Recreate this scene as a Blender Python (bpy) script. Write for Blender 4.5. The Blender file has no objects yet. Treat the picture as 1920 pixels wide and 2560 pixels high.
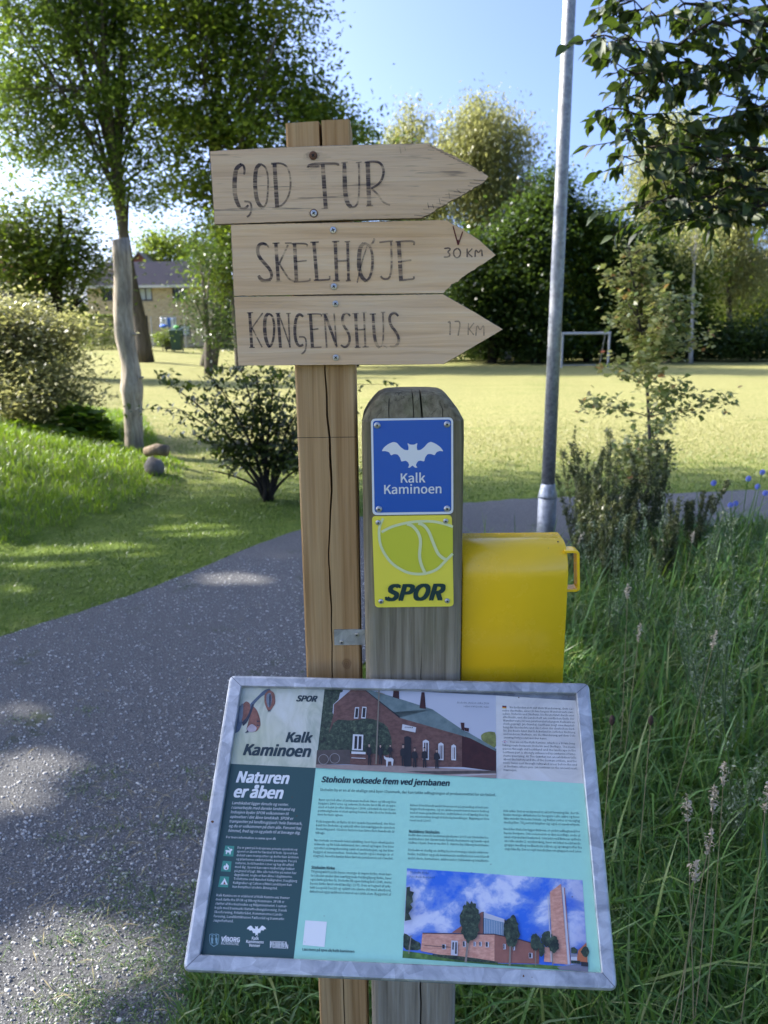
import bpy, math, random, os
import numpy as np
from mathutils import Vector

sc = bpy.context.scene
COL = sc.collection
rng = np.random.default_rng(7)
random.seed(7)

# ------------------------------------------------------------------ camera
F, CX, CY = 1923.0, 960.0, 1280.0
CAMH = 1.6
upc = -np.array([80 / F, 7505 / F, 1.0]); upc /= np.linalg.norm(upc)      # world up in camera axes (x right, y down, z forward)
ez = np.array([0, 0, 1.0]); yc = ez - (ez @ upc) * upc; yc /= np.linalg.norm(yc)
xc = np.cross(yc, upc)
W2C = np.stack([xc, yc, upc], axis=1)
C2W = W2C.T
CAM = np.array([0, 0, CAMH])
cam = bpy.data.cameras.new('camera'); camo = bpy.data.objects.new('camera', cam); COL.objects.link(camo)
sc.camera = camo
right, down, fwd = C2W @ [1, 0, 0], C2W @ [0, 1, 0], C2W @ [0, 0, 1]
from mathutils import Matrix
camo.matrix_world = Matrix(((right[0], -down[0], -fwd[0], 0), (right[1], -down[1], -fwd[1], 0), (right[2], -down[2], -fwd[2], CAMH), (0, 0, 0, 1)))
cam.sensor_fit = 'VERTICAL'; cam.sensor_height = 36; cam.lens = 36 * F / 2560
cam.clip_start = 0.02; cam.clip_end = 2000
cam.dof.use_dof = True; cam.dof.focus_distance = 1.13; cam.dof.aperture_fstop = 8.0

# ------------------------------------------------------------------ light
SUN_EL, SUN_ROT = 34.0, 290.0
world = bpy.data.worlds.new("World"); sc.world = world; world.use_nodes = True
wn = world.node_tree
sky = wn.nodes.new('ShaderNodeTexSky'); sky.sky_type = 'NISHITA'; sky.sun_disc = False
sky.sun_elevation = math.radians(SUN_EL); sky.sun_rotation = math.radians(SUN_ROT)
sky.air_density = 0.36; sky.dust_density = 3.9; sky.ozone_density = 6.8
wn.links.new(sky.outputs[0], wn.nodes['Background'].inputs[0])
wn.nodes['Background'].inputs[1].default_value = 0.15
sd = Vector((math.sin(math.radians(SUN_ROT)) * math.cos(math.radians(SUN_EL)), math.cos(math.radians(SUN_ROT)) * math.cos(math.radians(SUN_EL)), math.sin(math.radians(SUN_EL))))
sun = bpy.data.lights.new('sun', 'SUN'); sun.energy = 3.5; sun.angle = math.radians(0.5); sun.color = (1.0, 0.93, 0.82)
suno = bpy.data.objects.new('sun', sun); COL.objects.link(suno)
suno.rotation_euler = (-sd).to_track_quat('-Z', 'Y').to_euler()
suno.location = (-20, 8, 20)
sc.view_settings.view_transform = 'Standard'; sc.view_settings.look = 'None'
sc.view_settings.gamma = 1.0; sc.view_settings.use_curve_mapping = False
sc.view_settings.exposure = 2.0
sc.render.engine = 'CYCLES'
sc.cycles.max_bounces = 7; sc.cycles.transparent_max_bounces = 8; sc.cycles.use_denoising = True
sc.cycles.sample_clamp_indirect = 6.0

# ------------------------------------------------------------------ geometry helpers
def ray(px, py):
    d = C2W @ np.array([(px - CX) / F, (py - CY) / F, 1.0])
    return d
def on_y(px, py, Y):
    d = ray(px, py); return CAM + d * (Y / d[1])
def sm(t):
    t = np.clip(t, 0, 1); return t * t * (3 - 2 * t)
BY = [-5, 0, 3, 5.2, 6, 7.2, 8.2, 9, 15, 30, 60]
BX = [-7, -5.5, -3.7, -2.72, -2.36, -1.93, -2.05, -2.5, -4.8, -11, -24]
def bank_d(x, y):
    return np.interp(y, BY, BX) - x
def tz(x, y):
    x = np.asarray(x, float); y = np.asarray(y, float)
    yy = np.maximum(y, 8.0)
    w = sm((x / yy + 0.35) / 0.25)
    f1 = -1.04 * sm((y - 8) / 34 * .9); f2 = -0.50 * sm((y - 10) / 30)
    d = bank_d(x, y)
    bank = (0.5 * sm(d / 3.2) + 0.05 * sm(d / .12)) * (1 - sm((y - 18) / 14))
    wob = 0.02 * np.sin(x * 1.7 + y * .9) * np.sin(y * 1.3 - x * .4) * sm((y - 8.5) / 3)
    return w * f1 + (1 - w) * f2 + bank + wob
def ground(px, py):
    d = ray(px, py); t = 1.0
    lo = None
    for t in np.arange(1.0, 120, .05):
        p = CAM + d * t
        if p[2] < tz(p[0], p[1]):
            return p[0], p[1], float(tz(p[0], p[1]))
    p = CAM + d * 100
    return p[0], p[1], float(tz(p[0], p[1]))

def mesh_np(name, verts, polys, mats, rnd=None, smooth=False, matidx=None):
    """polys: list of (k,n) int arrays, each a run of faces with n corners"""
    me = bpy.data.meshes.new(name)
    verts = np.asarray(verts, np.float32)
    me.vertices.add(len(verts)); me.vertices.foreach_set('co', verts.ravel())
    polys = [np.asarray(p, np.int32) for p in polys if len(p)]
    nl = sum(p.size for p in polys); nf = sum(len(p) for p in polys)
    me.loops.add(nl); me.polygons.add(nf)
    me.loops.foreach_set('vertex_index', np.concatenate([p.ravel() for p in polys]))
    starts, off = [], 0
    for p in polys:
        starts.append(off + np.arange(len(p)) * p.shape[1]); off += p.size
    me.polygons.foreach_set('loop_start', np.concatenate(starts).astype(np.int32))
    if matidx is not None: me.polygons.foreach_set('material_index', np.asarray(matidx, np.int32))
    me.update(calc_edges=True)
    if smooth: me.polygons.foreach_set('use_smooth', np.ones(nf, bool))
    if rnd is not None:
        a = me.attributes.new('rnd', 'FLOAT', 'FACE'); a.data.foreach_set('value', np.asarray(rnd, np.float32))
    for m in (mats if isinstance(mats, (list, tuple)) else [mats]): me.materials.append(m)
    return me
def link(name, data, parent=None, loc=None, kind=None, label=None, cat=None, group=None):
    o = bpy.data.objects.new(name, data); COL.objects.link(o)
    if parent is not None: o.parent = parent
    if loc is not None: o.location = loc
    if kind: o['kind'] = kind
    if label: o['label'] = label
    if cat: o['category'] = cat
    if group: o['group'] = group
    return o
def thing(name, loc, label, cat, group=None):
    return link(name, None, None, loc, None, label, cat, group)
class MB:
    """collects simple polygons"""
    def __init__(s): s.v, s.f, s.m = [], [], []
    def poly(s, vs, faces, m=0):
        n = len(s.v); s.v += [tuple(v) for v in vs]; s.f += [tuple(i + n for i in f) for f in faces]; s.m += [m] * len(faces)
    def box(s, a, b, m=0):
        x0, y0, z0 = a; x1, y1, z1 = b
        s.poly([(x0,y0,z0),(x1,y0,z0),(x1,y1,z0),(x0,y1,z0),(x0,y0,z1),(x1,y0,z1),(x1,y1,z1),(x0,y1,z1)],
               [(0,3,2,1),(4,5,6,7),(0,1,5,4),(1,2,6,5),(2,3,7,6),(3,0,4,7)], m)
    def loft(s, rings, m=0, caps=True, closed=True):
        n = len(s.v); k = len(rings[0])
        for r in rings: s.v += [tuple(p) for p in r]
        for i in range(len(rings) - 1):
            for j in range(k if closed else k - 1):
                a = n + i * k + j; b = n + i * k + (j + 1) % k
                s.f.append((a, b, b + k, a + k)); s.m.append(m)
        if caps:
            s.f.append(tuple(n + j for j in reversed(range(k)))); s.m.append(m)
            s.f.append(tuple(n + (len(rings) - 1) * k + j for j in range(k))); s.m.append(m)
    def tube(s, pts, r, sides=10, m=0):
        pts = [Vector(p) for p in pts]
        rs = r if hasattr(r, '__len__') else [r] * len(pts)
        rings = []; up = None
        for i, p in enumerate(pts):
            t = (pts[min(i + 1, len(pts) - 1)] - pts[max(i - 1, 0)]).normalized()
            if up is None: up = t.orthogonal().normalized()
            u = (up - t * up.dot(t)).normalized(); w = t.cross(u); up = u
            rings.append([p + u * (math.cos(2*math.pi*j/sides) * rs[i]) + w * (math.sin(2*math.pi*j/sides) * rs[i]) for j in range(sides)])
        s.loft(rings, m)
    def build(s, name, mats, parent=None, smooth=False, bevel=0, **kw):
        me = bpy.data.meshes.new(name); me.from_pydata([tuple(map(float, v)) for v in s.v], [], s.f)
        for m in (mats if isinstance(mats, (list, tuple)) else [mats]): me.materials.append(m)
        me.polygons.foreach_set('material_index', s.m)
        if smooth: me.polygons.foreach_set('use_smooth', [True] * len(me.polygons))
        me.update()
        o = link(name, me, parent, **kw)
        if bevel:
            md = o.modifiers.new('bevel', 'BEVEL'); md.width = bevel; md.segments = 2; md.limit_method = 'ANGLE'; md.angle_limit = math.radians(35)
        return o

# ------------------------------------------------------------------ materials
class N:
    def __init__(s, name):
        s.mat = bpy.data.materials.new(name); s.mat.use_nodes = True; s.t = s.mat.node_tree
        s.b = s.t.nodes['Principled BSDF']; s.out = s.t.nodes['Material Output']
    def new(s, typ, **kw):
        n = s.t.nodes.new(typ)
        for k, v in kw.items():
            if k.startswith('i_'):
                key = k[2:]; key = int(key) if key.isdigit() else key.replace('_', ' ')
                s.set(n.inputs[key], v)
            else: setattr(n, k, v)
        return n
    def set(s, inp, v):
        if hasattr(v, 'is_output'): s.t.links.new(v, inp)
        else: inp.default_value = v
    def coord(s, scale=(1,1,1), kind='Object', rot=(0,0,0)):
        tc = s.new('ShaderNodeTexCoord'); mp = s.new('ShaderNodeMapping'); s.t.links.new(tc.outputs[kind], mp.inputs[0])
        mp.inputs['Scale'].default_value = scale; mp.inputs['Rotation'].default_value = rot; return mp.outputs[0]
    def pos(s, scale=(1,1,1)):
        g = s.new('ShaderNodeNewGeometry'); mp = s.new('ShaderNodeMapping'); s.t.links.new(g.outputs['Position'], mp.inputs[0])
        mp.inputs['Scale'].default_value = scale; return mp.outputs[0]
    def noise(s, vec, scale=5, detail=3, rough=.5, dist=0):
        n = s.new('ShaderNodeTexNoise'); s.t.links.new(vec, n.inputs['Vector'])
        n.inputs['Scale'].default_value = scale; n.inputs['Detail'].default_value = detail; n.inputs['Roughness'].default_value = rough
        n.inputs['Distortion'].default_value = dist; return n.outputs[0]
    def ramp(s, fac, stops, interp='LINEAR'):
        r = s.new('ShaderNodeValToRGB'); s.set(r.inputs[0], fac); cr = r.color_ramp; cr.interpolation = interp
        while len(cr.elements) < len(stops): cr.elements.new(.5)
        for e, (p, c) in zip(cr.elements, stops):
            e.position = p; e.color = (*c, 1) if hasattr(c, '__len__') else (c, c, c, 1)
        return r.outputs[0]
    def mix(s, fac, a, b, mode='MIX'):
        m = s.new('ShaderNodeMix', data_type='RGBA', blend_type=mode)
        for i, v in ((0, fac), (6, a), (7, b)):
            if not hasattr(v, 'is_output') and i and len(v) == 3: v = (*v, 1)
            s.set(m.inputs[i], v)
        return m.outputs[2]
    def math(s, op, a, b=0.0, c=None):
        m = s.new('ShaderNodeMath', operation=op); s.set(m.inputs[0], a); s.set(m.inputs[1], b)
        if c is not None: s.set(m.inputs[2], c)
        return m.outputs[0]
    def bump(s, h, strength=.3, dist=.01):
        b = s.new('ShaderNodeBump'); s.set(b.inputs['Height'], h); b.inputs['Strength'].default_value = strength; b.inputs['Distance'].default_value = dist
        s.t.links.new(b.outputs[0], s.b.inputs['Normal']); return b
    def base(s, c, rough=.6, metal=0, spec=.5):
        if not hasattr(c, 'is_output') and len(c) == 3: c = (*c, 1)
        s.set(s.b.inputs['Base Color'], c); s.set(s.b.inputs['Roughness'], rough); s.set(s.b.inputs['Metallic'], metal)
        s.b.inputs['Specular IOR Level'].default_value = spec; return s.mat
def plain(name, c, rough=.6, metal=0, spec=.5):
    n = N(name)
    v = n.noise(n.coord(), 9, 3)
    k = n.ramp(v, [(.3, tuple(x * .9 for x in c)), (.7, tuple(min(1, x * 1.08) for x in c))])
    return n.base(k, rough, metal, spec)
def srgb(r, g, b):
    f = lambda c: ((c / 255 + .055) / 1.055) ** 2.4 if c > 10 else c / 255 / 12.92
    return (f(r), f(g), f(b))
def leafmat(name, cols, trans=.45, tcol=None, rough=.38):
    n = N(name)
    at = n.new('ShaderNodeAttribute', attribute_name='rnd')
    k = len(cols)
    c = n.ramp(at.outputs['Fac'], [(i / max(1, k - 1), col) for i, col in enumerate(cols)])
    n.base(c, rough, 0, .5)
    t = n.new('ShaderNodeBsdfTranslucent')
    n.set(t.inputs[0], n.mix(.55, c, (*(tcol or (.25, .32, .03)), 1)))
    mx = n.new('ShaderNodeMixShader'); mx.inputs[0].default_value = trans
    n.t.links.new(n.b.outputs[0], mx.inputs[1]); n.t.links.new(t.outputs[0], mx.inputs[2]); n.t.links.new(mx.outputs[0], n.out.inputs[0])
    return n.mat
def barkmat(name, a, b, sc_=6):
    n = N(name); co = n.pos((1, 1, .18))
    v = n.noise(co, sc_, 6, .7); h = n.noise(co, sc_ * 3, 5, .7)
    n.base(n.ramp(v, [(.3, a), (.7, b)]), .9, 0, .2); n.bump(h, .8, .03); return n.mat

def m_ground():
    n = N('lawn'); p = n.pos()
    sp = n.new('ShaderNodeSeparateXYZ'); n.t.links.new(p, sp.inputs[0])
    big = n.noise(p, .35, 4, .6); mid = n.noise(p, 2.2, 4, .65); fine = n.noise(n.pos((1, .6, 1)), 26, 4, .7)
    stripe = n.noise(n.pos((.10, .95, 1)), 2.2, 4, .65)
    g = n.ramp(mid, [(.25, (.05, .10, .012)), (.55, (.10, .165, .02)), (.8, (.16, .21, .035))])
    dry = n.ramp(fine, [(.25, (.17, .175, .055)), (.5, (.285, .27, .105)), (.75, (.40, .355, .17))])
    a = n.math('ADD', n.math('MULTIPLY', big, .55), n.math('MULTIPLY', stripe, .65))
    far = n.ramp(n.math('DIVIDE', n.math('ABSOLUTE', n.math('ADD', sp.outputs[1], -2.0)), 14.0), [(.32, 0.15), (.50, 1.0)])  # dry tone repeats on unseen ground behind the camera, added to bounce warm light
    f = n.ramp(n.math('ADD', a, n.math('MULTIPLY', fine, .25)), [(.46, .12), (.68, .95)])
    fac = n.math('MULTIPLY', f, far)
    c = n.mix(fac, g, dry)
    c = n.mix(n.ramp(fine, [(.25, .3), (.55, 0.0)]), c, (.03, .05, .010))
    n.base(c, .95, 0, .1); n.bump(fine, .8, .05); return n.mat
def m_asphalt():
    n = N('asphalt_with_chippings'); p = n.pos()
    grain = n.noise(p, 160, 3, .7); big = n.noise(p, 1.6, 4, .6)
    base = n.ramp(grain, [(.32, (.036, .037, .039)), (.5, (.088, .090, .093)), (.68, (.19, .195, .20))])
    v = n.new('ShaderNodeTexVoronoi', feature='F1'); n.t.links.new(n.noise and p, v.inputs['Vector']); v.inputs['Scale'].default_value = 120
    chip = n.math('MULTIPLY', n.ramp(v.outputs['Distance'], [(.20, 1.0), (.30, 0.0)]), n.ramp(n.new('ShaderNodeSeparateColor').outputs[0] if False else v.outputs['Color'], [(.40, 0.0), (.46, 1.0)]))
    chip = n.math('MULTIPLY', chip, n.ramp(big, [(.3, .45), (.6, 1.0)]))
    c = n.mix(chip, base, (.42, .42, .41))
    moss = n.ramp(n.math('ADD', n.math('MULTIPLY', n.noise(p, 3.0, 4, .6), .8), n.math('MULTIPLY', n.noise(p, 40, 2, .6), .2)), [(.60, 0.0), (.68, .8)])
    c = n.mix(moss, c, (.035, .055, .014))
    n.base(c, .85, 0, .3); n.bump(n.math('ADD', grain, n.math('MULTIPLY', chip, .6)), .7, .006); return n.mat
def m_wood(name, kind):
    n = N(name)
    if kind == 'pine':
        co = n.coord((1, 1, .035)); v = n.noise(co, 75, 3, .5, .6); streak = n.noise(n.coord((1, 1, .012)), 300, 2, .6)
        rings = n.ramp(v, [(.30, (.35, .20, .08)), (.5, (.52, .325, .15)), (.68, (.60, .41, .205))])
        c = n.mix(n.ramp(streak, [(.3, .35), (.6, 0.0)]), rings, (.22, .115, .045))
        lowf = n.noise(n.coord((3, 3, 1)), 2.0, 3)
        c = n.mix(n.ramp(lowf, [(.35, 0.0), (.7, .45)]), c, (.36, .20, .07))
        # knots
        tc = n.coord()
        for kx, kz, r in KNOTS:
            sp = n.new('ShaderNodeVectorMath', operation='SUBTRACT'); n.t.links.new(tc, sp.inputs[0]); sp.inputs[1].default_value = (kx, -.046, kz)
            ml = n.new('ShaderNodeVectorMath', operation='MULTIPLY'); n.t.links.new(sp.outputs[0], ml.inputs[0]); ml.inputs[1].default_value = (1, .4, .72)
            ln = n.new('ShaderNodeVectorMath', operation='LENGTH'); n.t.links.new(ml.outputs[0], ln.inputs[0])
            dd = n.math('ADD', ln.outputs['Value'], n.math('MULTIPLY', n.noise(tc, 60, 2), .006))
            wv = n.math('SINE', n.math('MULTIPLY', dd, 2200.0))
            fac = n.ramp(n.math('DIVIDE', dd, r), [(.0, .85), (.75, .6), (1.0, .0)])
            fac = n.math('MULTIPLY', fac, n.math('MULTIPLY_ADD', wv, .18, .8))
            c = n.mix(fac, c, (.16, .075, .03))
        h = v; rough = .7
    elif kind == 'grey':
        co = n.coord((1, 1, .03)); v = n.noise(co, 90, 5, .65, .4); big = n.noise(n.coord((1, 1, .5)), 9, 4, .6)
        fine = n.ramp(v, [(.25, (.15, .12, .08)), (.5, (.32, .27, .195)), (.75, (.46, .41, .32))])
        tc = n.new('ShaderNodeTexCoord'); sp = n.new('ShaderNodeSeparateXYZ'); n.t.links.new(tc.outputs['Object'], sp.inputs[0])
        hi = n.ramp(n.math('ADD', sp.outputs[2], n.math('MULTIPLY', n.math('SUBTRACT', big, .5), .35)), [(.98, 0.0), (1.0, 0.0)]) if False else \
            n.ramp(n.math('MULTIPLY', n.math('SUBTRACT', n.math('ADD', sp.outputs[2], n.math('MULTIPLY', big, .25)), 1.08), 2.2), [(.0, 0.0), (.9, .75)])
        c = n.mix(hi, fine, n.ramp(v, [(.3, (.075, .06, .025)), (.7, (.25, .21, .10))]))
        green = n.ramp(n.noise(n.coord((1, 1, .4)), 22, 4, .7), [(.5, 0.0), (.7, .5)])
        c = n.mix(n.math('MULTIPLY', green, hi), c, (.11, .13, .035))
        # thin vertical drying cracks
        w = n.noise(n.coord((1, 1, .02)), 55, 2, .4, .5); cr = n.ramp(w, [(.485, 0.0), (.5, .8), (.515, 0.0)])
        c = n.mix(n.math('MULTIPLY', cr, n.ramp(n.noise(n.coord((1, 1, .3)), 12, 2), [(.5, 0.0), (.62, 1.0)])), c, (.03, .026, .02))
        h = v; rough = .9
    else:   # ply boards, grain along x
        co = n.coord((.035, 1, 1)); v = n.noise(co, 95, 4, .6, .8)
        big = n.noise(n.coord((.35, 1, 1)), 9, 4, .6)
        c = n.ramp(v, [(.25, (.56, .345, .18)), (.5, (.78, .52, .29)), (.75, (.84, .61, .37))])
        c = n.mix(n.ramp(big, [(.35, .55), (.6, 0.0)]), c, (.62, .48, .34))
        stain = n.noise(n.coord((.5, 1, 1)), 5, 3, .6)
        c = n.mix(n.ramp(stain, [(.55, 0.0), (.72, .5)]), c, (.60, .36, .16))
        if kind == 'ply_worn':
            c = n.mix(.25, c, (.52, .43, .34))
            spk = n.noise(n.coord((.06, 1, 1)), 140, 3, .7); c = n.mix(n.ramp(spk, [(.60, 0.0), (.68, .6)]), c, (.10, .085, .07))
        h = v; rough = .75
    n.base(c, rough, 0, .25); n.bump(h, .55, .003); return n.mat
def m_galv(name='galvanised_steel', bright=1.0, rough=.42):
    n = N(name); co = n.coord()
    v = n.new('ShaderNodeTexVoronoi', feature='F1'); n.t.links.new(n.mix(.06, co, n.new('ShaderNodeTexNoise').outputs['Color']) if False else co, v.inputs['Vector'])
    v.inputs['Scale'].default_value = 42; v.inputs['Randomness'].default_value = 1.0
    dist = n.noise(co, 30, 4, .65, 1.2)
    c = n.mix(.5, n.ramp(v.outputs['Color'], [(.2, (.34 * bright, .35 * bright, .36 * bright)), (.8, (.66 * bright, .67 * bright, .68 * bright))]),
              n.ramp(dist, [(.35, (.28 * bright, .29 * bright, .31 * bright)), (.52, (.50 * bright, .51 * bright, .53 * bright)), (.7, (.78 * bright, .79 * bright, .80 * bright))]))
    spots = n.ramp(n.noise(co, 70, 3, .7), [(.70, 0.0), (.76, .5)])
    c = n.mix(spots, c, (.24, .20, .17))
    n.base(c, n.ramp(dist, [(.3, rough - .08), (.7, rough + .12)]), .55, .5); n.bump(dist, .15, .002); return n.mat
def m_ink():
    n = N('felt_pen_ink'); co = n.coord((.05, 1, 1)); v = n.noise(co, 150, 4, .7)
    n.base((.06, .048, .055), .7, 0, .2)
    tr = n.new('ShaderNodeBsdfTransparent'); mx = n.new('ShaderNodeMixShader')
    at = n.new('ShaderNodeAttribute', attribute_name='rnd')
    f = n.math('MULTIPLY', n.ramp(v, [(.36, .12), (.54, .92)]), at.outputs['Fac'])
    n.t.links.new(f, mx.inputs[0]); n.t.links.new(tr.outputs[0], mx.inputs[1]); n.t.links.new(n.b.outputs[0], mx.inputs[2]); n.t.links.new(mx.outputs[0], n.out.inputs[0])
    return n.mat

KNOTS = [(.022, 1.037, .012), (-.038, .985, .017)]
M = {}
M['lawn'] = m_ground(); M['asphalt'] = m_asphalt()
M['pine'] = m_wood('pressure_treated_pine', 'pine'); M['grey'] = m_wood('weathered_grey_timber', 'grey')
M['ply'] = m_wood('plywood_board', 'ply'); M['ply_worn'] = m_wood('plywood_board_weathered', 'ply_worn')
M['galv'] = m_galv(); M['galv_dull'] = m_galv('galvanised_steel_dull', .7, .5)
M['ink'] = m_ink()
M['steel'] = plain('screw_steel', (.50, .50, .50), .35, .8)
M['rust'] = plain('rusty_steel', (.16, .075, .04), .7, .4)
M['dark'] = plain('dark_recess', (.012, .012, .012), .8)
_n = N('yellow_powder_coat'); _v = _n.noise(_n.coord(), 14, 5, .7); _w = _n.noise(_n.coord((1, 1, .15)), 40, 4, .7)
_c = _n.mix(_n.ramp(_w, [(.60, 0.0), (.75, .35)]), (.98, .60, .018), (.80, .48, .05)); _sp = _n.ramp(_n.noise(_n.coord(), 160, 2, .6), [(.74, 0.0), (.78, .7)])
_n.base(_n.mix(_sp, _c, (.25, .15, .05)), _n.ramp(_v, [(.3, .16), (.7, .34)]), 0, .55); _n.bump(_n.noise(_n.coord(), 400, 2), .04, .001); M['yellow'] = _n.mat
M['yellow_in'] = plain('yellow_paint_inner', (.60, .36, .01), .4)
M['blade'] = leafmat('tall_grass_blades', [(.035, .095, .014), (.065, .165, .024), (.11, .23, .04), (.26, .27, .10)], .35, (.22, .30, .04))
M['lawnblade'] = leafmat('short_grass_blades', [(.035, .085, .008), (.065, .14, .012), (.12, .20, .024), (.34, .32, .14)], .38, (.25, .33, .03))
M['bankblade'] = leafmat('lush_grass_blades', [(.05, .13, .006), (.09, .20, .010), (.15, .27, .016)], .5, (.30, .42, .02))
M['straw'] = plain('dry_straw', (.26, .22, .11), .8)
M['seed'] = plain('seed_head', (.55, .46, .33), .9)
M['bark'] = barkmat('grey_brown_bark', (.05, .042, .032), (.14, .12, .095))
M['bark_dark'] = barkmat('dark_bark', (.02, .016, .012), (.055, .045, .035))
M['bark_pale'] = barkmat('pale_birch_bark', (.20, .19, .17), (.50, .49, .46), 12)

# ------------------------------------------------------------------ terrain
def axis(lo, hi, n, c, sharp):
    t = np.linspace(-1, 1, n); s = np.sinh(t * sharp) / math.sinh(sharp)
    return np.where(s < 0, c + s * (c - lo), c + s * (hi - c))
gx = axis(-420, 420, 220, -1.5, 5.5); gy = axis(-60, 700, 260, 6.5, 5.5)
X, Y = np.meshgrid(gx, gy); Z = tz(X, Y)
nx, ny = len(gx), len(gy)
idx = np.arange(nx * ny).reshape(ny, nx)
quads = np.stack([idx[:-1, :-1], idx[:-1, 1:], idx[1:, 1:], idx[1:, :-1]], -1).reshape(-1, 4)
link('ground', mesh_np('ground', np.stack([X, Y, Z], -1).reshape(-1, 3), [quads], M['lawn'], smooth=True), kind='structure')
# the asphalt path: two edges joined by a sheet
LE = [(-6, -4), (-4.9, -.5), (-4.2, 1.3), (-3.0, 2.75), (-2.0, 3.7), (-1.45, 4.4), (-.72, 5.6), (.1, 6.25), (.75, 6.5), (2, 6.75), (4, 6.9), (9, 7.0), (30, 6.0)]
RE = [(-.9, -4), (-.8, -.5), (-.62, 1.0), (-.5, 1.6), (-.33, 2.6), (-.12, 3.4), (.25, 4.15), (1.0, 4.65), (1.6, 5.05), (2.4, 5.45), (4, 5.6), (9, 5.6), (30, 4.6)]
def resample(P, n, wob=0):
    P = np.array(P, float); d = np.r_[0, np.cumsum(np.linalg.norm(np.diff(P, axis=0), axis=1))]
    # Catmull-Rom through the points
    t = np.linspace(0, len(P) - 1, n); out = []
    for a in t:
        i = min(int(a), len(P) - 2); u = a - i
        p0, p1, p2, p3 = P[max(i - 1, 0)], P[i], P[i + 1], P[min(i + 2, len(P) - 1)]
        out.append(.5 * ((2 * p1) + (-p0 + p2) * u + (2*p0 - 5*p1 + 4*p2 - p3) * u*u + (-p0 + 3*p1 - 3*p2 + p3) * u**3))
    out = np.array(out)
    if wob: out += rng.normal(0, wob, out.shape)
    return out
NL = 300
L_, R_ = resample(LE, NL), resample(RE, NL)
_k = np.arange(NL)[:, None]
L_ = L_ + np.array([[.3, 1.0]]) * (.012 * np.sin(_k * .55) + .012 * np.sin(_k * 1.27 + 1) + .03 * np.sin(_k * .13))
R_ = R_ + np.array([[1.0, .2]]) * (.015 * np.sin(_k * .31) + .012 * np.sin(_k * .71 + 2) + .03 * np.sin(_k * .11))
ts = np.linspace(0, 1, 9)
P = L_[:, None, :] * (1 - ts)[None, :, None] + R_[:, None, :] * ts[None, :, None]
pz = .006 + 0 * P[..., 0]
idx = np.arange(NL * 9).reshape(NL, 9)
q = np.stack([idx[:-1, :-1], idx[1:, :-1], idx[1:, 1:], idx[:-1, 1:]], -1).reshape(-1, 4)
link('path', mesh_np('path', np.concatenate([P, pz[..., None]], -1).reshape(-1, 3), [q[:, ::-1]], M['asphalt']), kind='structure')
PATHPOLY = np.concatenate([L_, R_[::-1]])
def inpoly(x, y, poly):
    x = np.asarray(x); y = np.asarray(y); ins = np.zeros(x.shape, bool); j = len(poly) - 1
    px, py = poly[:, 0], poly[:, 1]
    for i in range(len(poly)):
        c = ((py[i] > y) != (py[j] > y)) & (x < (px[j] - px[i]) * (y - py[i]) / (py[j] - py[i] + 1e-12) + px[i])
        ins ^= c; j = i
    return ins

# loose white chippings bedded in the asphalt
def chips(n):
    x = rng.uniform(-3.2, .3, n * 3); y = rng.uniform(.9, 5.0, n * 3) ** 1.0
    k = inpoly(x, y, PATHPOLY) & (rng.random(n * 3) < np.clip(1.9 / y, .15, 1) ** 1.2); x, y = x[k][:n], y[k][:n]; n = len(x)
    ang = rng.uniform(0, 6.28, n); r = rng.lognormal(math.log(.0025), .38, n).clip(0, .0062)
    vs = []
    for lvl, (s, z) in enumerate(((1.15, .004), (.8, .0095))):
        for j in range(5):
            a = ang + j * 2 * math.pi / 5 + rng.normal(0, .2, n); rr = r * s * rng.uniform(.7, 1.3, n)
            vs.append(np.stack([x + np.cos(a) * rr * 1.25, y + np.sin(a) * rr * .85, np.full(n, z) + rng.normal(0, .0006, n)], -1))
    V = np.stack(vs, 1).reshape(-1, 3); b = np.arange(n)[:, None] * 10
    top = b + np.array([[5, 6, 7, 8, 9]]); side = np.concatenate([b + np.array([[j, (j+1) % 5, 5 + (j+1) % 5, 5 + j]]) for j in range(5)])
    rn = rng.random(n)
    mt = N('white_stone_chips'); at = mt.new('ShaderNodeAttribute', attribute_name='rnd')
    mt.base(mt.ramp(at.outputs['Fac'], [(0, (.14, .14, .14)), (.5, (.34, .34, .33)), (1, (.66, .65, .62))]), .7)
    link('gravel_chips', mesh_np('gravel_chips', V, [top, side], mt.mat, np.concatenate([rn, np.tile(rn, 5)])), kind='stuff', label='pale stone chippings scattered over the asphalt path', cat='gravel')
chips(24000)

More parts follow.
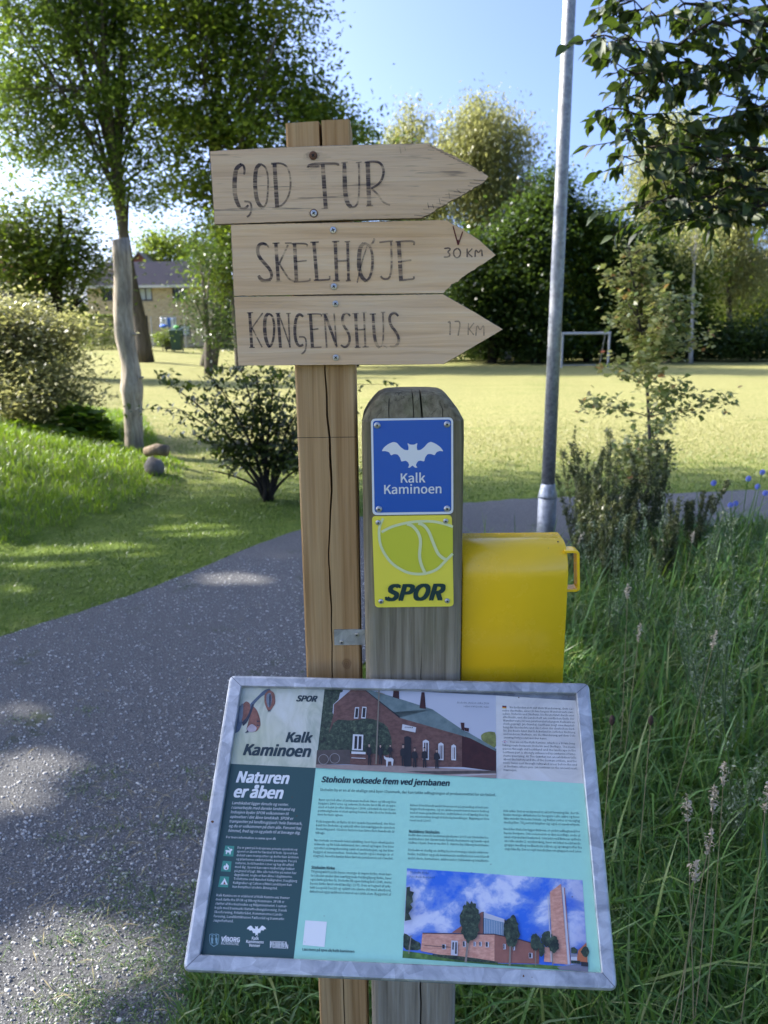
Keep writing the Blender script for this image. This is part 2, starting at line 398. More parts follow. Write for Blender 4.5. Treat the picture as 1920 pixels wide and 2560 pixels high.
# ------------------------------------------------------------------ grass
def blades(name, x, y, h, w, lean, mat, seg=3, kind='stuff', label=None, cat='grass', wind=None, z=None, rn=None, parent=None):
    n = len(x); z = tz(x, y) if z is None else z
    az = rng.uniform(0, 2 * np.pi, n) if wind is None else rng.normal(wind[0], wind[1], n)
    fa = az + np.pi / 2 + rng.normal(0, .5, n)
    verts, rows = [], []
    for k in range(seg + 1):
        t = k / seg
        off = lean * h * t ** 1.9; zz = z + h * (t - .45 * np.clip(lean, 0, 1.3) * t ** 2.6) - .01
        cx, cy = x + np.cos(az) * off, y + np.sin(az) * off
        if k == seg: verts.append(np.stack([cx, cy, zz], -1)[:, None])
        else:
            ww = w * (1 - .75 * t ** 1.6) * .5
            verts.append(np.stack([np.stack([cx - np.cos(fa) * ww, cy - np.sin(fa) * ww, zz], -1), np.stack([cx + np.cos(fa) * ww, cy + np.sin(fa) * ww, zz], -1)], 1))
    V = np.concatenate(verts, 1); m = V.shape[1]; b = np.arange(n)[:, None] * m
    q = [b + np.array([[2*k, 2*k+1, 2*k+3, 2*k+2]]) for k in range(seg - 1)]
    t3 = b + np.array([[2*seg-2, 2*seg-1, 2*seg]])
    rn = rng.random(n) if rn is None else rn
    polys = ([np.concatenate(q)] if q else []) + [t3]
    me = mesh_np(name, V.reshape(-1, 3), polys, mat, np.tile(rn, seg))
    return link(name, me, parent, kind=kind if parent is None else None, label=label, cat=cat if parent is None else None)
def vnoise(x, y, s, seed=0):
    r = np.random.default_rng(seed); out = 0
    for k in range(5):
        a, b, c = r.uniform(-1, 1, 2), r.uniform(0, 6.28), r.uniform(.5, 1.6)
        out = out + np.sin((a[0] * x + a[1] * y) * s * c * 3 + b)
    return out / 5
# dense tall grass on the verge to the right of the posts
n = 130000
y = .55 + 5.4 * rng.random(n) ** 1.25; x = rng.uniform(-1.0, 1, n) * 0 + (-.6 + (1.1 + .62 * y + .6) * rng.random(n))
k = ~inpoly(x, y, PATHPOLY) & ((x > .15 + .03 * y) | (y < 1.9)); x, y = x[k], y[k]
k = rng.random(len(x)) < np.clip(1.25 - y * .14, .35, 1); x, y = x[k], y[k]
nf = vnoise(x, y, 1.1, 3)
edge = np.clip((x + .1) / .55, 0, 1)
h = (.08 + .17 * edge + .09 * edge * nf) * rng.uniform(.5, 1.3, len(x)) * (1 - .25 * np.exp(-((y - 1) / .7) ** 2))
tall = rng.random(len(x)) < .06; h[tall] *= 1.7
blades('tall_grass', x, y, h, rng.uniform(.005, .014, len(x)) * (.7 + .10 * y), rng.uniform(.1, 1.3, len(x)), M['blade'], 3,
       label='dense uncut green grass covering the verge right of the posts', wind=(.4, 2.2), rn=np.clip(rng.random(len(x)) * .9 + .12 * nf + .04, 0, 1))
# mown lawn close by
def patch(n, x0, x1, y0, y1, cond, pw=1.4):
    y = y0 + (y1 - y0) * rng.random(n) ** pw; x = x0 + (x1 - x0) * rng.random(n)
    k = cond(x, y) & (np.abs(x) < .62 * y + 1.2); return x[k], y[k]
x, y = patch(230000, -7, 6, 3.0, 13, lambda x, y: ~inpoly(x, y, PATHPOLY) & (bank_d(x, y) < 0.02) & ~((x > .3) & (y < 6)))
nf = vnoise(x, y, 1.0, 5)
dry = sm((y - 7.0) / 4) * .7 * (bank_d(x, y) < -.6) + .15 * sm((y - 7.5) / 1.5)
k = rng.random(len(x)) < 1 - sm((y - 8.5) / 4.5); x, y, nf, dry = x[k], y[k], nf[k], dry[k]
blades('mown_grass', x, y, rng.uniform(.02, .055, len(x)) * (1 + .2 * nf), rng.uniform(.004, .007, len(x)) * (.6 + y * .09), rng.uniform(.2, 1.2, len(x)), M['lawnblade'], 2,
       label='short mown grass either side of the asphalt path', rn=np.clip(rng.random(len(x)) * .75 + dry + .15 * nf, 0, 1))
x, y = patch(150000, -9, 0, 3.5, 13, lambda x, y: bank_d(x, y) > 0)
nf = vnoise(x, y, 1.3, 8); bd = bank_d(x, y)
blades('bank_grass', x, y, rng.uniform(.07, .2, len(x)) * (.75 + .3 * nf) * (.5 + .5 * sm(bd / .4)), rng.uniform(.005, .009, len(x)) * (.5 + y * .08), rng.uniform(.2, 1.0, len(x)), M['bankblade'], 2,
       label='long bright grass on the low bank at left', rn=np.clip(rng.random(len(x)) * .9 + .15 * nf, 0, 1))
# tufts creeping over the path edge and weeds growing in the asphalt
cx = rng.uniform(-1.9, .0, 60); cy = rng.uniform(1.0, 3.6, 60)
cx[:34] = rng.normal(-.75, .3, 34); cy[:34] = rng.uniform(1.25, 2.5, 34)
x = np.repeat(cx, 45) + rng.normal(0, .035, 2700); y = np.repeat(cy, 45) + rng.normal(0, .022, 2700)
x2 = rng.normal(-.55, .14, 5000); y2 = rng.uniform(.9, 1.9, 5000)
x = np.r_[x, x2]; y = np.r_[y, y2]
blades('weed_tufts', x, y, rng.uniform(.008, .035, len(x)), rng.uniform(.0015, .003, len(x)), rng.uniform(.6, 2.0, len(x)), M['blade'], 2,
       label='small flat grass tufts rooted in the path asphalt', z=np.full(len(x), .012))

n = 260
x = np.r_[rng.normal(-.75, .28, n), rng.uniform(-2.2, -.4, 90)]; y = np.r_[rng.uniform(1.15, 2.5, n), rng.uniform(1.5, 4.5, 90)]; k = inpoly(x, y, PATHPOLY); x, y = x[k], y[k]
LITTER = (x, y)
# ------------------------------------------------------------------ trees and plants
def rot_basis(nrm):
    n = nrm / np.linalg.norm(nrm, axis=1, keepdims=True)
    a = np.where(np.abs(n[:, 2:3]) < .9, np.array([[0, 0, 1.]]), np.array([[1., 0, 0]]))
    u = np.cross(n, a); u /= np.linalg.norm(u, axis=1, keepdims=True); return u, np.cross(n, u), n
def leaf_mesh(name, C, size, mat, rn=None, flat=.6, aspect=.5, hang=0.0):
    """one rhombic folded leaf per centre; flat = how strongly leaves face up; hang = droop"""
    n = len(C); nr = rng.normal(0, 1, (n, 3)); nr[:, 2] = np.abs(nr[:, 2]) + flat * 1.5
    u, v, w = rot_basis(nr); a = rng.uniform(0, 6.28, n)[:, None]
    d = u * np.cos(a) + v * np.sin(a); d[:, 2] -= hang; d /= np.linalg.norm(d, axis=1, keepdims=True)
    s = np.cross(w, d); s /= np.linalg.norm(s, axis=1, keepdims=True)
    L = (size * rng.uniform(.6, 1.25, n))[:, None]
    V = np.stack([C - d * L * .5, C + s * L * aspect * .5 + w * L * .08 - d * L * .05, C + d * L * .5 - w * L * .05, C - s * L * aspect * .5 + w * L * .08 - d * L * .05], 1).reshape(-1, 3)
    q = np.arange(n * 4).reshape(n, 4)
    return mesh_np(name, V, [q], mat, rng.random(n) if rn is None else rn)
link('straw_litter', leaf_mesh('straw_litter', np.stack([LITTER[0], LITTER[1], np.full(len(LITTER[0]), .018)], -1), .055, M['straw'], flat=9, aspect=.045), kind='stuff', label='dry grass stalks scattered on the near edge of the path', cat='litter')
def px_lobe(l):
    px, py, rx, ry, D = l[:5]
    d = ray(px, py); c = CAM + d * (D / d[1]); s = D / d[1]
    return c, np.array([rx * s / F, min(rx, ry) * s / F * 1.05, ry * s / F])
def sample_lobes(lobes, n, surf=.55):
    vol = np.array([np.prod(r) for _, r in lobes]) ** .8; ch = rng.choice(len(lobes), n, p=vol / vol.sum())
    d = rng.normal(0, 1, (n, 3)); d /= np.linalg.norm(d, axis=1, keepdims=True)
    rad = rng.random(n) ** (surf / 1.5)
    C = np.array([c for c, _ in lobes]); R = np.array([r for _, r in lobes])
    return C[ch] + d * R[ch] * rad[:, None]
def limb(a, b, sag=.12, k=6):
    a, b = np.array(a, float), np.array(b, float); L = np.linalg.norm(b - a)
    mid = (a + b) / 2 + np.array([rng.normal(0, sag * .5), rng.normal(0, sag * .5), sag * rng.uniform(-.2, 1.0)]) * L
    t = np.linspace(0, 1, k)[:, None]
    return (1 - t) ** 2 * a + 2 * t * (1 - t) * mid + t ** 2 * b
def tree(name, base, trunkpts, lobes, label, cat, mat, bark, leaf=.14, nclump=220, per=90, spread=.55, r0=.25, group=None, nlimb=26, hang=0.0, aspect=.5, flat=.5, twig=True, surf=.55, shade=0.0):
    base = np.array(base, float); t = thing(name, tuple(base), label, cat, group)
    mb = MB(); tp = [np.array(p, float) for p in trunkpts]
    cl = sample_lobes(lobes, nclump, surf)
    rs = [r0 * (1 - .75 * i / (len(tp) - 1)) for i in range(len(tp))]; rs[0] *= 1.25
    # smooth trunk
    tt = np.linspace(0, len(tp) - 1, len(tp) * 3); sp = [tuple(np.array([np.interp(a, range(len(tp)), [p[j] for p in tp]) for j in range(3)]) - base) for a in tt]
    mb.tube(sp, [float(np.interp(a, range(len(tp)), rs)) for a in tt], 9)
    top = len(tp) - 1
    for c in cl[:nlimb]:
        f = rng.uniform(.35, 1.0) * top; i = min(int(f), top - 1); a = tp[i] * (1 - (f - i)) + tp[i + 1] * (f - i)
        if a[2] > c[2]: a = tp[i] * .7 + tp[max(i-1, 0)] * .3
        L = limb(a, c) - base; rr = float(np.interp(f, range(len(tp)), rs)) * .45
        mb.tube([tuple(p) for p in L], [rr * (1 - .85 * j / 5) + .008 for j in range(6)], 5)
        if twig:
            near = cl[np.argsort(np.linalg.norm(cl - c, axis=1))[1:4]]
            for c2 in near:
                L2 = limb(L[3] + base, c2) - base
                mb.tube([tuple(p) for p in L2[::2]] + [tuple(L2[-1])], [rr * .35, rr * .22, rr * .12, .008], 4)
    mb.build('trunk', bark, t, smooth=True)
    n = nclump * per; ci = np.repeat(np.arange(nclump), per)
    sc3 = np.repeat(rng.uniform(.55, 1.3, nclump), per)[:, None] * spread
    P = cl[ci] + rng.normal(0, 1, (n, 3)) * sc3 * np.array([1, 1, .62]) * .5
    P[:, 2] -= hang * np.abs(rng.normal(0, 1, n)) * spread
    rn = np.clip(np.repeat(rng.normal(.5 - shade, .22, nclump), per) + rng.normal(0, .16, n), 0, 1)
    kk_ = P[:, 2] > tz(P[:, 0], P[:, 1]) + .1 * spread
    if name == 'shade_tree': kk_ &= keep_gaps(P, leaf * .4)
    P = P[kk_]; rn = rn[kk_]
    link('crown', leaf_mesh('crown', P - base, leaf, mat, rn[:len(P)], flat, aspect, hang), t)
    return t
G_ASH = leafmat('ash_leaves', [(.028, .065, .012), (.055, .11, .02), (.10, .16, .03)], .5, (.30, .42, .04))
G_MID = leafmat('maple_leaves', [(.025, .058, .010), (.055, .105, .014), (.10, .15, .02), (.18, .19, .03)], .5, (.32, .42, .03))
G_DARK = leafmat('dark_leaves', [(.016, .034, .008), (.03, .058, .013), (.06, .095, .02)], .35, (.16, .26, .03))
G_WILLOW = leafmat('willow_leaves', [(.13, .15, .05), (.24, .25, .085), (.36, .35, .14)], .45, (.5, .5, .15))
G_BUSH = leafmat('variegated_leaves', [(.06, .09, .02), (.17, .185, .055), (.34, .33, .15), (.46, .43, .22)], .45, (.5, .5, .16))
G_NEAR = leafmat('shrub_leaves', [(.016, .03, .006), (.035, .055, .01), (.07, .09, .018)], .35, (.16, .22, .02))
G_BROAD = leafmat('butterbur_leaves', [(.04, .09, .008), (.08, .16, .015), (.12, .22, .02)], .55, (.30, .45, .02))
G_RED = leafmat('maple_sapling_leaves', [(.10, .17, .04), (.22, .30, .09), (.46, .48, .24), (.40, .30, .12), (.38, .10, .06)], .5, (.45, .42, .10))

def tp(px, py, D): return on_y(px, py, D)
def gy_(px, D):   # ground point under pixel column px at distance D
    d = ray(px, 900); x = d[0] / d[1] * D; return np.array([x, D, float(tz(x, D))])

# the leaning ash left of centre
b = np.array(ground(364, 906)); D = b[1]
TR = [b, tp(345, 780, D), tp(325, 690, D), tp(305, 560, D), tp(296, 440, D), tp(280, 330, D), tp(262, 180, D - .5), tp(255, 20, D - 1)]
tree('ash_tree', b, TR, [px_lobe(l) for l in [(90, 110, 200, 200, D), (300, 60, 190, 170, D), (330, 280, 120, 160, D), (150, 330, 150, 130, D), (350, 450, 90, 80, D), (210, 470, 100, 60, D), (30, 250, 110, 100, D), (60, 380, 90, 70, D), (60, -160, 260, 200, D), (330, -160, 200, 180, D)]],
     'tall leaning ash with a bare brown trunk behind the barkless snag', 'tree', G_ASH, M['bark'], .25, 430, 120, 1.5, .36, nlimb=44, surf=.8, aspect=.5)
b = gy_(520, 37); D = 37
TR = [b, tp(545, 780, D), tp(555, 640, D), tp(540, 480, D), tp(530, 300, D), tp(560, 120, D)]
tree('maple_tree', b, TR, [px_lobe(l) for l in [(500, 60, 150, 170, D), (640, 110, 170, 140, D), (470, 330, 120, 160, D), (660, 320, 180, 160, D), (580, 540, 120, 110, D), (790, 290, 110, 90, D), (840, 360, 100, 90, D), (490, 600, 60, 60, D), (560, -110, 200, 150, D), (760, 560, 130, 150, D)]],
     'broad yellow-green tree with twin trunks behind the arrow signs', 'tree', G_MID, M['bark'], .27, 400, 120, 1.45, .34, nlimb=36, surf=.75)
b = gy_(597, 33.5); D = 33.5
tree('maple_tree', b, [b, tp(590, 820, D), tp(575, 700, D), tp(560, 560, D)], [px_lobe(l) for l in [(580, 620, 60, 80, D), (540, 700, 60, 50, D)]],
     'thin tree trunk with sparse leaves just left of the lowest arrow board', 'tree', G_MID, M['bark'], .18, 60, 90, 1.0, .15, nlimb=8)
b = np.array(ground(522, 935)); D = b[1]
tree('hazel_tree', b, [b, tp(520, 840, D), tp(514, 780, D), tp(505, 700, D)], [px_lobe(l) for l in [(490, 760, 45, 25, D), (535, 820, 50, 50, D), (520, 640, 45, 45, D)]],
     'small tree with a pale slim trunk right of the leaning ash', 'tree', G_DARK, M['bark'], .13, 60, 60, .9, .14, nlimb=8)
b = gy_(880, 40); D = 40
tree('oak_tree', b, [b, tp(885, 760, D), tp(880, 560, D), tp(880, 400, D)], [px_lobe(l) for l in [(890, 370, 95, 85, D), (900, 520, 130, 140, D), (960, 680, 150, 140, D), (860, 780, 150, 110, D)]],
     'dark green rounded tree behind the top of the pine post', 'tree', G_DARK, M['bark_dark'], .26, 130, 100, 1.6, .3, nlimb=12)
# left edge, dark rounded tree
b = gy_(130, 24); D = 24
tree('lime_tree', b, [b, tp(140, 760, D), tp(150, 620, D), tp(150, 520, D)], [px_lobe(l) for l in [(90, 640, 150, 110, D), (140, 560, 100, 70, D), (20, 600, 100, 90, D), (190, 690, 60, 80, D), (60, 760, 200, 80, D)]],
     'dense rounded tree above the variegated bush at left', 'tree', leafmat('lime_leaves', [(.018, .038, .006), (.05, .085, .012), (.10, .14, .02)], .4, (.2, .28, .02)), M['bark_dark'], .17, 170, 100, 1.1, .25, nlimb=12, flat=.8)
b = gy_(430, 82); D = 82
tree('garden_tree', b, [b, tp(430, 760, D), tp(430, 660, D)], [px_lobe(l) for l in [(440, 640, 70, 45, D), (400, 620, 40, 35, D)]],
     'bright green tree rising behind the house roof', 'tree', G_MID, M['bark'], .45, 50, 70, 2.2, .3, nlimb=6)
# far row beyond the playing field
FAR = 'row of trees beyond the playing field'
rows = [
 # name, base px, D, trunk top px/py, lobes, mat, bark, label, clumps, hang
 ('willow_tree', 1040, 52, (1030, 300), [(1020, 310, 60, 75, 52), (1000, 400, 75, 80, 52), (1060, 520, 90, 110, 52)], G_WILLOW, M['bark'], 'pale wispy willow just above the top arrow board', 90, .9),
 ('willow_tree', 1190, 50, (1190, 260), [(1190, 320, 100, 90, 50), (1260, 380, 80, 80, 50), (1150, 420, 90, 100, 50), (1240, 500, 110, 80, 50), (1300, 440, 50, 60, 50)], G_WILLOW, M['bark'], 'tallest pale yellow willow right of the top arrow tip', 190, .9),
 ('alder_tree', 1230, 47, (1240, 560), [(1230, 640, 110, 130, 47), (1180, 760, 110, 120, 47), (1270, 820, 110, 90, 47)], G_DARK, M['bark_dark'], 'dark alder behind the middle arrow tip', 140, 0),
 ('alder_tree', 1340, 46, (1345, 480), [(1345, 520, 55, 80, 46), (1340, 660, 90, 150, 46), (1350, 820, 100, 90, 46)], G_DARK, M['bark_dark'], 'dark alder directly left of the lamp post', 140, 0),
 ('alder_tree', 1470, 47, (1470, 520), [(1460, 560, 70, 80, 47), (1480, 700, 90, 130, 47), (1450, 830, 90, 80, 47)], G_MID, M['bark_dark'], 'olive green alder right of the lamp post', 130, 0),
 ('alder_tree', 1560, 46, (1560, 560), [(1560, 620, 70, 80, 46), (1570, 740, 80, 100, 46), (1560, 840, 90, 70, 46)], G_DARK, M['bark_dark'], 'dark alder behind the goal', 110, 0),
 ('birch_tree', 1690, 52, (1710, 320), [(1660, 380, 80, 100, 52), (1640, 500, 70, 110, 52), (1740, 460, 70, 90, 52), (1700, 330, 50, 50, 52)], G_WILLOW, M['bark_pale'], 'pale birch seen through the overhanging leaves', 130, .8),
 ('birch_tree', 1824, 46, (1822, 420), [(1860, 470, 90, 120, 46), (1800, 560, 90, 80, 46), (1890, 640, 60, 60, 46), (1820, 680, 90, 50, 46)], G_WILLOW, M['bark'], 'slender birch with a grey trunk near the right edge', 90, .8),
 ('alder_tree', 1655, 48, (1650, 600), [(1660, 660, 80, 90, 48), (1650, 780, 90, 90, 48), (1740, 740, 60, 80, 48)], G_MID, M['bark_dark'], 'rounded olive tree behind the young red-tipped maple', 120, 0),
]
for nm, bx, D, (tx, ty), lobes, mt, bk, lab, nc, hg in rows:
    if nm == 'alder_tree': D -= 4; lobes = [l[:4] + (l[4] - 4,) for l in lobes]; lobes = [(l[0], l[1], l[2] * .8, l[3] * .9, l[4]) for l in lobes] + [(lobes[0][0] + rng.normal(0, 60), lobes[0][1] + 25 + rng.uniform(-75, 70), rng.uniform(14, 30), rng.uniform(28, 60), D) for _ in range(9)]; lobes[0] = (lobes[0][0], lobes[0][1] + 45) + lobes[0][2:]
    b = gy_(bx, D)
    tree(nm, b, [b, tp(bx + (tx - bx) * .3, 800, D), tp(bx + (tx - bx) * .7, (800 + ty) / 2, D), tp(tx, ty, D)], [px_lobe(l) for l in lobes], lab, 'tree', mt, bk, .24 if hg == 0 else .27, int(nc * (.9 if hg == 0 else 1.05)), 240 if hg == 0 else 190, 1.25 if hg else 1.35, .22, FAR, 10, hang=hg, aspect=.3 if hg else .55, surf=.8 if hg else .6)
# white birch stem in front of the far row
b = gy_(1727, 40); D = 40
tree('birch_tree', b, [b, tp(1730, 800, D), tp(1734, 700, D), tp(1738, 600, D), tp(1740, 560, D)], [px_lobe(l) for l in [(1760, 600, 60, 50, D), (1720, 560, 50, 50, D)]],
     'thin birch with a bright white stem right of the young maple', 'tree', G_WILLOW, M['bark_pale'], .18, 30, 50, 1.3, .10, FAR, 5, hang=.8)
# low shrubs along the field edge
SH = 'low shrubs along the far field edge'
for i, (px, py, rx, ry, D, mt, lab) in enumerate([(1290, 880, 120, 36, 44, G_DARK, 'low dark shrub left of the lamp post at the field edge'), (1560, 870, 150, 40, 45, G_DARK, 'low dark shrub behind the goal'),
    (1740, 870, 110, 45, 43, G_DARK, 'dark bramble mound below the white birch stem'), (1880, 860, 110, 50, 42, G_DARK, 'dark bramble mound at the right edge of the field'),
    (1880, 770, 110, 55, 50, G_MID, 'sunlit yellow-green shrub above the dark brambles at right'), (1080, 880, 180, 45, 46, G_DARK, 'low dark shrub behind the lowest arrow board'),
    (1900, 690, 120, 70, 60, leafmat('rusty_leaves', [(.06, .06, .02), (.12, .08, .04), (.2, .12, .08)], .3), 'distant rust-tinged tree at the right edge')]):
    c, r = px_lobe((px, py, rx, ry, D)); b = np.array([c[0], D, float(tz(c[0], D))])
    tree('shrub', b, [b, b + [0, 0, .6], np.array([c[0], D, c[2]])], [(c, r * [1, 1.2, 1.3])], lab, 'shrub', mt, M['bark_dark'], .24, 70, 100, 1.3, .06, SH, 6, twig=False)
# backing wood so that no horizon shows between the stems
n = 60000
xx = rng.uniform(-75, 75, n); yy = rng.uniform(58, 74, n); zmax = 6.5 + 1.6 * vnoise(xx, yy, .12, 4) + 2 * vnoise(xx, 0 * xx, .05, 2) - 3.0 * sm((-xx - 10) / 8)
k = (xx > -9) | (yy > 68); xx, yy, zmax = xx[k], yy[k], zmax[k]
Pw = np.stack([xx, yy, tz(xx, yy) + zmax * rng.random(len(xx)) ** .8], -1)
link('woodland', leaf_mesh('woodland', Pw, .75, G_DARK, np.clip(.4 + .4 * vnoise(Pw[:, 0], Pw[:, 2], .5, 6) + rng.normal(0, .15, len(xx)), 0, 1), .4, .7), kind='stuff', label='dense dark woodland closing the view behind the tree row', cat='woodland')

# variegated bush at left
b = gy_(110, 10.5); D = 10.5; b[2] = float(tz(b[0], D))
tree('variegated_bush', b, [b, b + [0, 0, .5], b + [0.05, 0, 1.1]], [px_lobe(l) for l in [(60, 860, 110, 90, D), (170, 860, 75, 60, D), (20, 800, 90, 50, D + .3), (110, 960, 120, 80, D - .4), (30, 1040, 130, 70, D - .9), (-40, 920, 120, 140, D)]],
     'large cream and green variegated bush on the bank at left', 'bush', G_BUSH, M['bark'], .075, 260, 130, .42, .05, nlimb=60, flat=.8, surf=.45, aspect=.45)
# broad-leaved butterbur patch
n = 900; lob = [px_lobe(l) for l in [(200, 1060, 75, 45, 9.6), (120, 1100, 90, 35, 9.2), (250, 1090, 50, 25, 9.4), (300, 1145, 30, 12, 9.0)]]
P = sample_lobes(lob, n, .4); P[:, 2] = np.maximum(P[:, 2], tz(P[:, 0], P[:, 1]) + .05)
t = thing('butterbur_clump', (P[:, 0].mean(), P[:, 1].mean(), float(tz(P[:, 0].mean(), P[:, 1].mean()))), 'bright broad-leaved plants between the bush and the barkless snag', 'plant')
link('foliage', leaf_mesh('foliage', P - np.array(t.location), .15, G_BROAD, flat=2.2, aspect=.8), t)
mb = MB()
for p in P[::6]: q = p - np.array(t.location); mb.tube([(q[0], q[1] + .02, q[2] - .02), (q[0], q[1], max(q[2] - .3, float(tz(p[0], p[1])) - t.location[2]))], .004, 4)
mb.build('stems', M['blade'], t, kind='stuff')

# barkless snag
b = np.array(ground(338, 1128)); D = b[1]
prof = [(215, 610, 700), (300, 615, 710), (400, 622, 718), (500, 621, 720), (600, 620, 722), (680, 624, 728), (750, 630, 737), (820, 648, 745), (880, 663, 757), (930, 667, 770), (985, 663, 772), (1030, 657, 780), (1060, 664, 778), (1100, 670, 775), (1180, 676, 774), (1250, 680, 778), (1320, 682, 780), (1370, 680, 786), (1420, 676, 792)]
rings = []
for i, (cy, x0, x1) in enumerate(prof):
    a = on_y(x0 * .458, 500 + cy * .458, D) - b; c = on_y(x1 * .458, 500 + cy * .458, D) - b
    m = (a + c) / 2; r = (c[0] - a[0]) / 2
    rings.append([(m[0] + r * math.cos(t) * (1 + .04 * math.sin(3 * t + i * .5)), m[1] + r * math.sin(t) * (1 + .05 * math.sin(5 * t + i)), m[2] + (.02 * math.cos(t) if i == 0 else 0)) for t in np.linspace(0, 2 * math.pi, 24, endpoint=False)])
mb = MB(); mb.loft(rings[::-1])
for (k, ang, L) in ((6, -.4, .05), (2, 2.8, .04), (10, .2, .05)):
    m = np.mean(rings[k], axis=0); d = np.array([math.cos(ang), -.3, .25]); r = .11
    mb.tube([m + d * r * .8, m + d * (r + L)], [.022, .010], 6)
nb = N('bare_weathered_trunk'); co = nb.pos((1, 1, .14)); v = nb.noise(co, 26, 6, .75, .8); bg = nb.noise(nb.pos((1, 1, .35)), 6, 3, .6)
cc = nb.ramp(v, [(.3, (.15, .115, .08)), (.5, (.40, .33, .24)), (.7, (.58, .50, .39))])
sp_ = nb.new('ShaderNodeSeparateXYZ'); nb.t.links.new(nb.pos(), sp_.inputs[0])
cc = nb.mix(nb.ramp(bg, [(.45, 0.0), (.65, .6)]), cc, (.12, .10, .08))
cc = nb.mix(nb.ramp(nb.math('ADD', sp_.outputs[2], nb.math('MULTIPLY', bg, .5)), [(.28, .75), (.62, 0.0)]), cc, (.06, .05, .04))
nb.base(cc, .8, 0, .3); nb.bump(v, .6, .01)
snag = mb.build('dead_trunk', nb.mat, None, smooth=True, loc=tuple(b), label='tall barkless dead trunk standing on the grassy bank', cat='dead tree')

# stone and log piece at its foot
def rock(name, c, r, mat, label, cat, seed):
    r_ = np.random.default_rng(seed); nu, nv = 14, 9; vs = []
    for i in range(nv):
        ph = math.pi * i / (nv - 1)
        for j in range(nu):
            th = 2 * math.pi * j / nu
            d = np.array([math.cos(th) * math.sin(ph), math.sin(th) * math.sin(ph), math.cos(ph)])
            k = 1 + .16 * math.sin(3 * d[0] + seed) * math.cos(2.5 * d[2] + seed) + r_.normal(0, .05)
            vs.append(d * k * r)
    idx = np.arange(nu * nv).reshape(nv, nu)
    q = np.array([[idx[i, j], idx[i + 1, j], idx[i + 1, (j + 1) % nu], idx[i, (j + 1) % nu]] for i in range(nv - 1) for j in range(nu)])
    link(name, mesh_np(name, np.array(vs), [q], mat, smooth=True), None, tuple(c), label=label, cat=cat)
g = np.array(ground(387, 1188)); mstone = barkmat('lichened_stone', (.13, .11, .09), (.34, .30, .25), 14)
rock('stone', g + [0, 0, .07], (.10, .095, .105), mstone, 'rounded grey stone in the grass below the barkless snag', 'stone', 3)
g2 = np.array(ground(390, 1165)); mb = MB()
pts = [g2 + [-.13, .1, .13], g2 + [0, .08, .16], g2 + [.12, .05, .15]]
mb.tube([tuple(p - g2) for p in pts], [.05, .065, .06], 10)
mb.build('log_piece', barkmat('log_bark', (.12, .09, .06), (.32, .25, .17), 14), None, smooth=True, loc=tuple(g2), label='short brown log lying behind the grey stone', cat='log')
# fallen branch poking in at the left edge
mb = MB(); a = on_y(-40, 722, 11.5); c = on_y(38, 748, 11.5); mb.tube([tuple(a - a), tuple((c - a) * .5 + [0, 0, .01]), tuple(c - a)], [.06, .055, .05], 8)
mb.tube([tuple(a-a), (-.4, .3, -.8)], [.06, .08], 8)
mb.build('bare_branch', M['bark'], None, smooth=True, loc=tuple(a), label='thick bare branch entering above the variegated bush', cat='branch')

# multi-stemmed shrub in front of the pine post
b = np.array(ground(672, 1252)); D = b[1]
t = thing('dogwood_shrub', tuple(b), 'dark multi-stemmed shrub at the lawn edge left of the pine post', 'shrub')
tips = [(395, 945), (440, 1020), (520, 935), (560, 1000), (480, 1085), (600, 920), (640, 930), (690, 925), (730, 960), (560, 1120), (520, 1175), (760, 1010), (780, 1080), (740, 1140), (650, 1010), (830, 960), (850, 1040), (800, 1150), (620, 1060), (700, 1050)]
cl = []
for i, (tx, ty) in enumerate(tips):
    d = D + rng.uniform(-.45, .45); e = on_y(tx, ty, d); s = b + [rng.normal(0, .03), rng.normal(0, .03), 0]
    fork = b + (e - b) * .35; fork[2] = b[2] + (e[2] - b[2]) * .62 + .05; fork[0] = b[0] + (e[0] - b[0]) * .3
    tt = np.linspace(0, 1, 9)[:, None]; pts = (1 - tt) ** 2 * s + 2 * tt * (1 - tt) * fork + tt ** 2 * e
    mb = MB(); mb.tube([tuple(p - b) for p in pts], [.016 - .0015 * j for j in range(9)], 6)
    for p in pts[3:]:
        if p[2] - b[2] < .27: continue
        for _ in range(3): cl.append(p + rng.normal(0, .07, 3) * [1, 1, .5])
        if rng.random() < .8:
            q = p + rng.normal(0, .16, 3) * [1, 1, .25]; mb.tube([tuple(p - b), tuple(q - b)], [.004, .002], 4); cl += [q, (p + q) / 2, q + rng.normal(0, .05, 3)]
    mb.build('stem', M['bark_dark'], t, smooth=True)
cl = np.repeat(np.array(cl), 6, axis=0); P = cl + rng.normal(0, .05, cl.shape) * [1, 1, .5]
link('foliage', leaf_mesh('foliage', P - b, .068, G_NEAR, flat=.8, hang=.5), t)

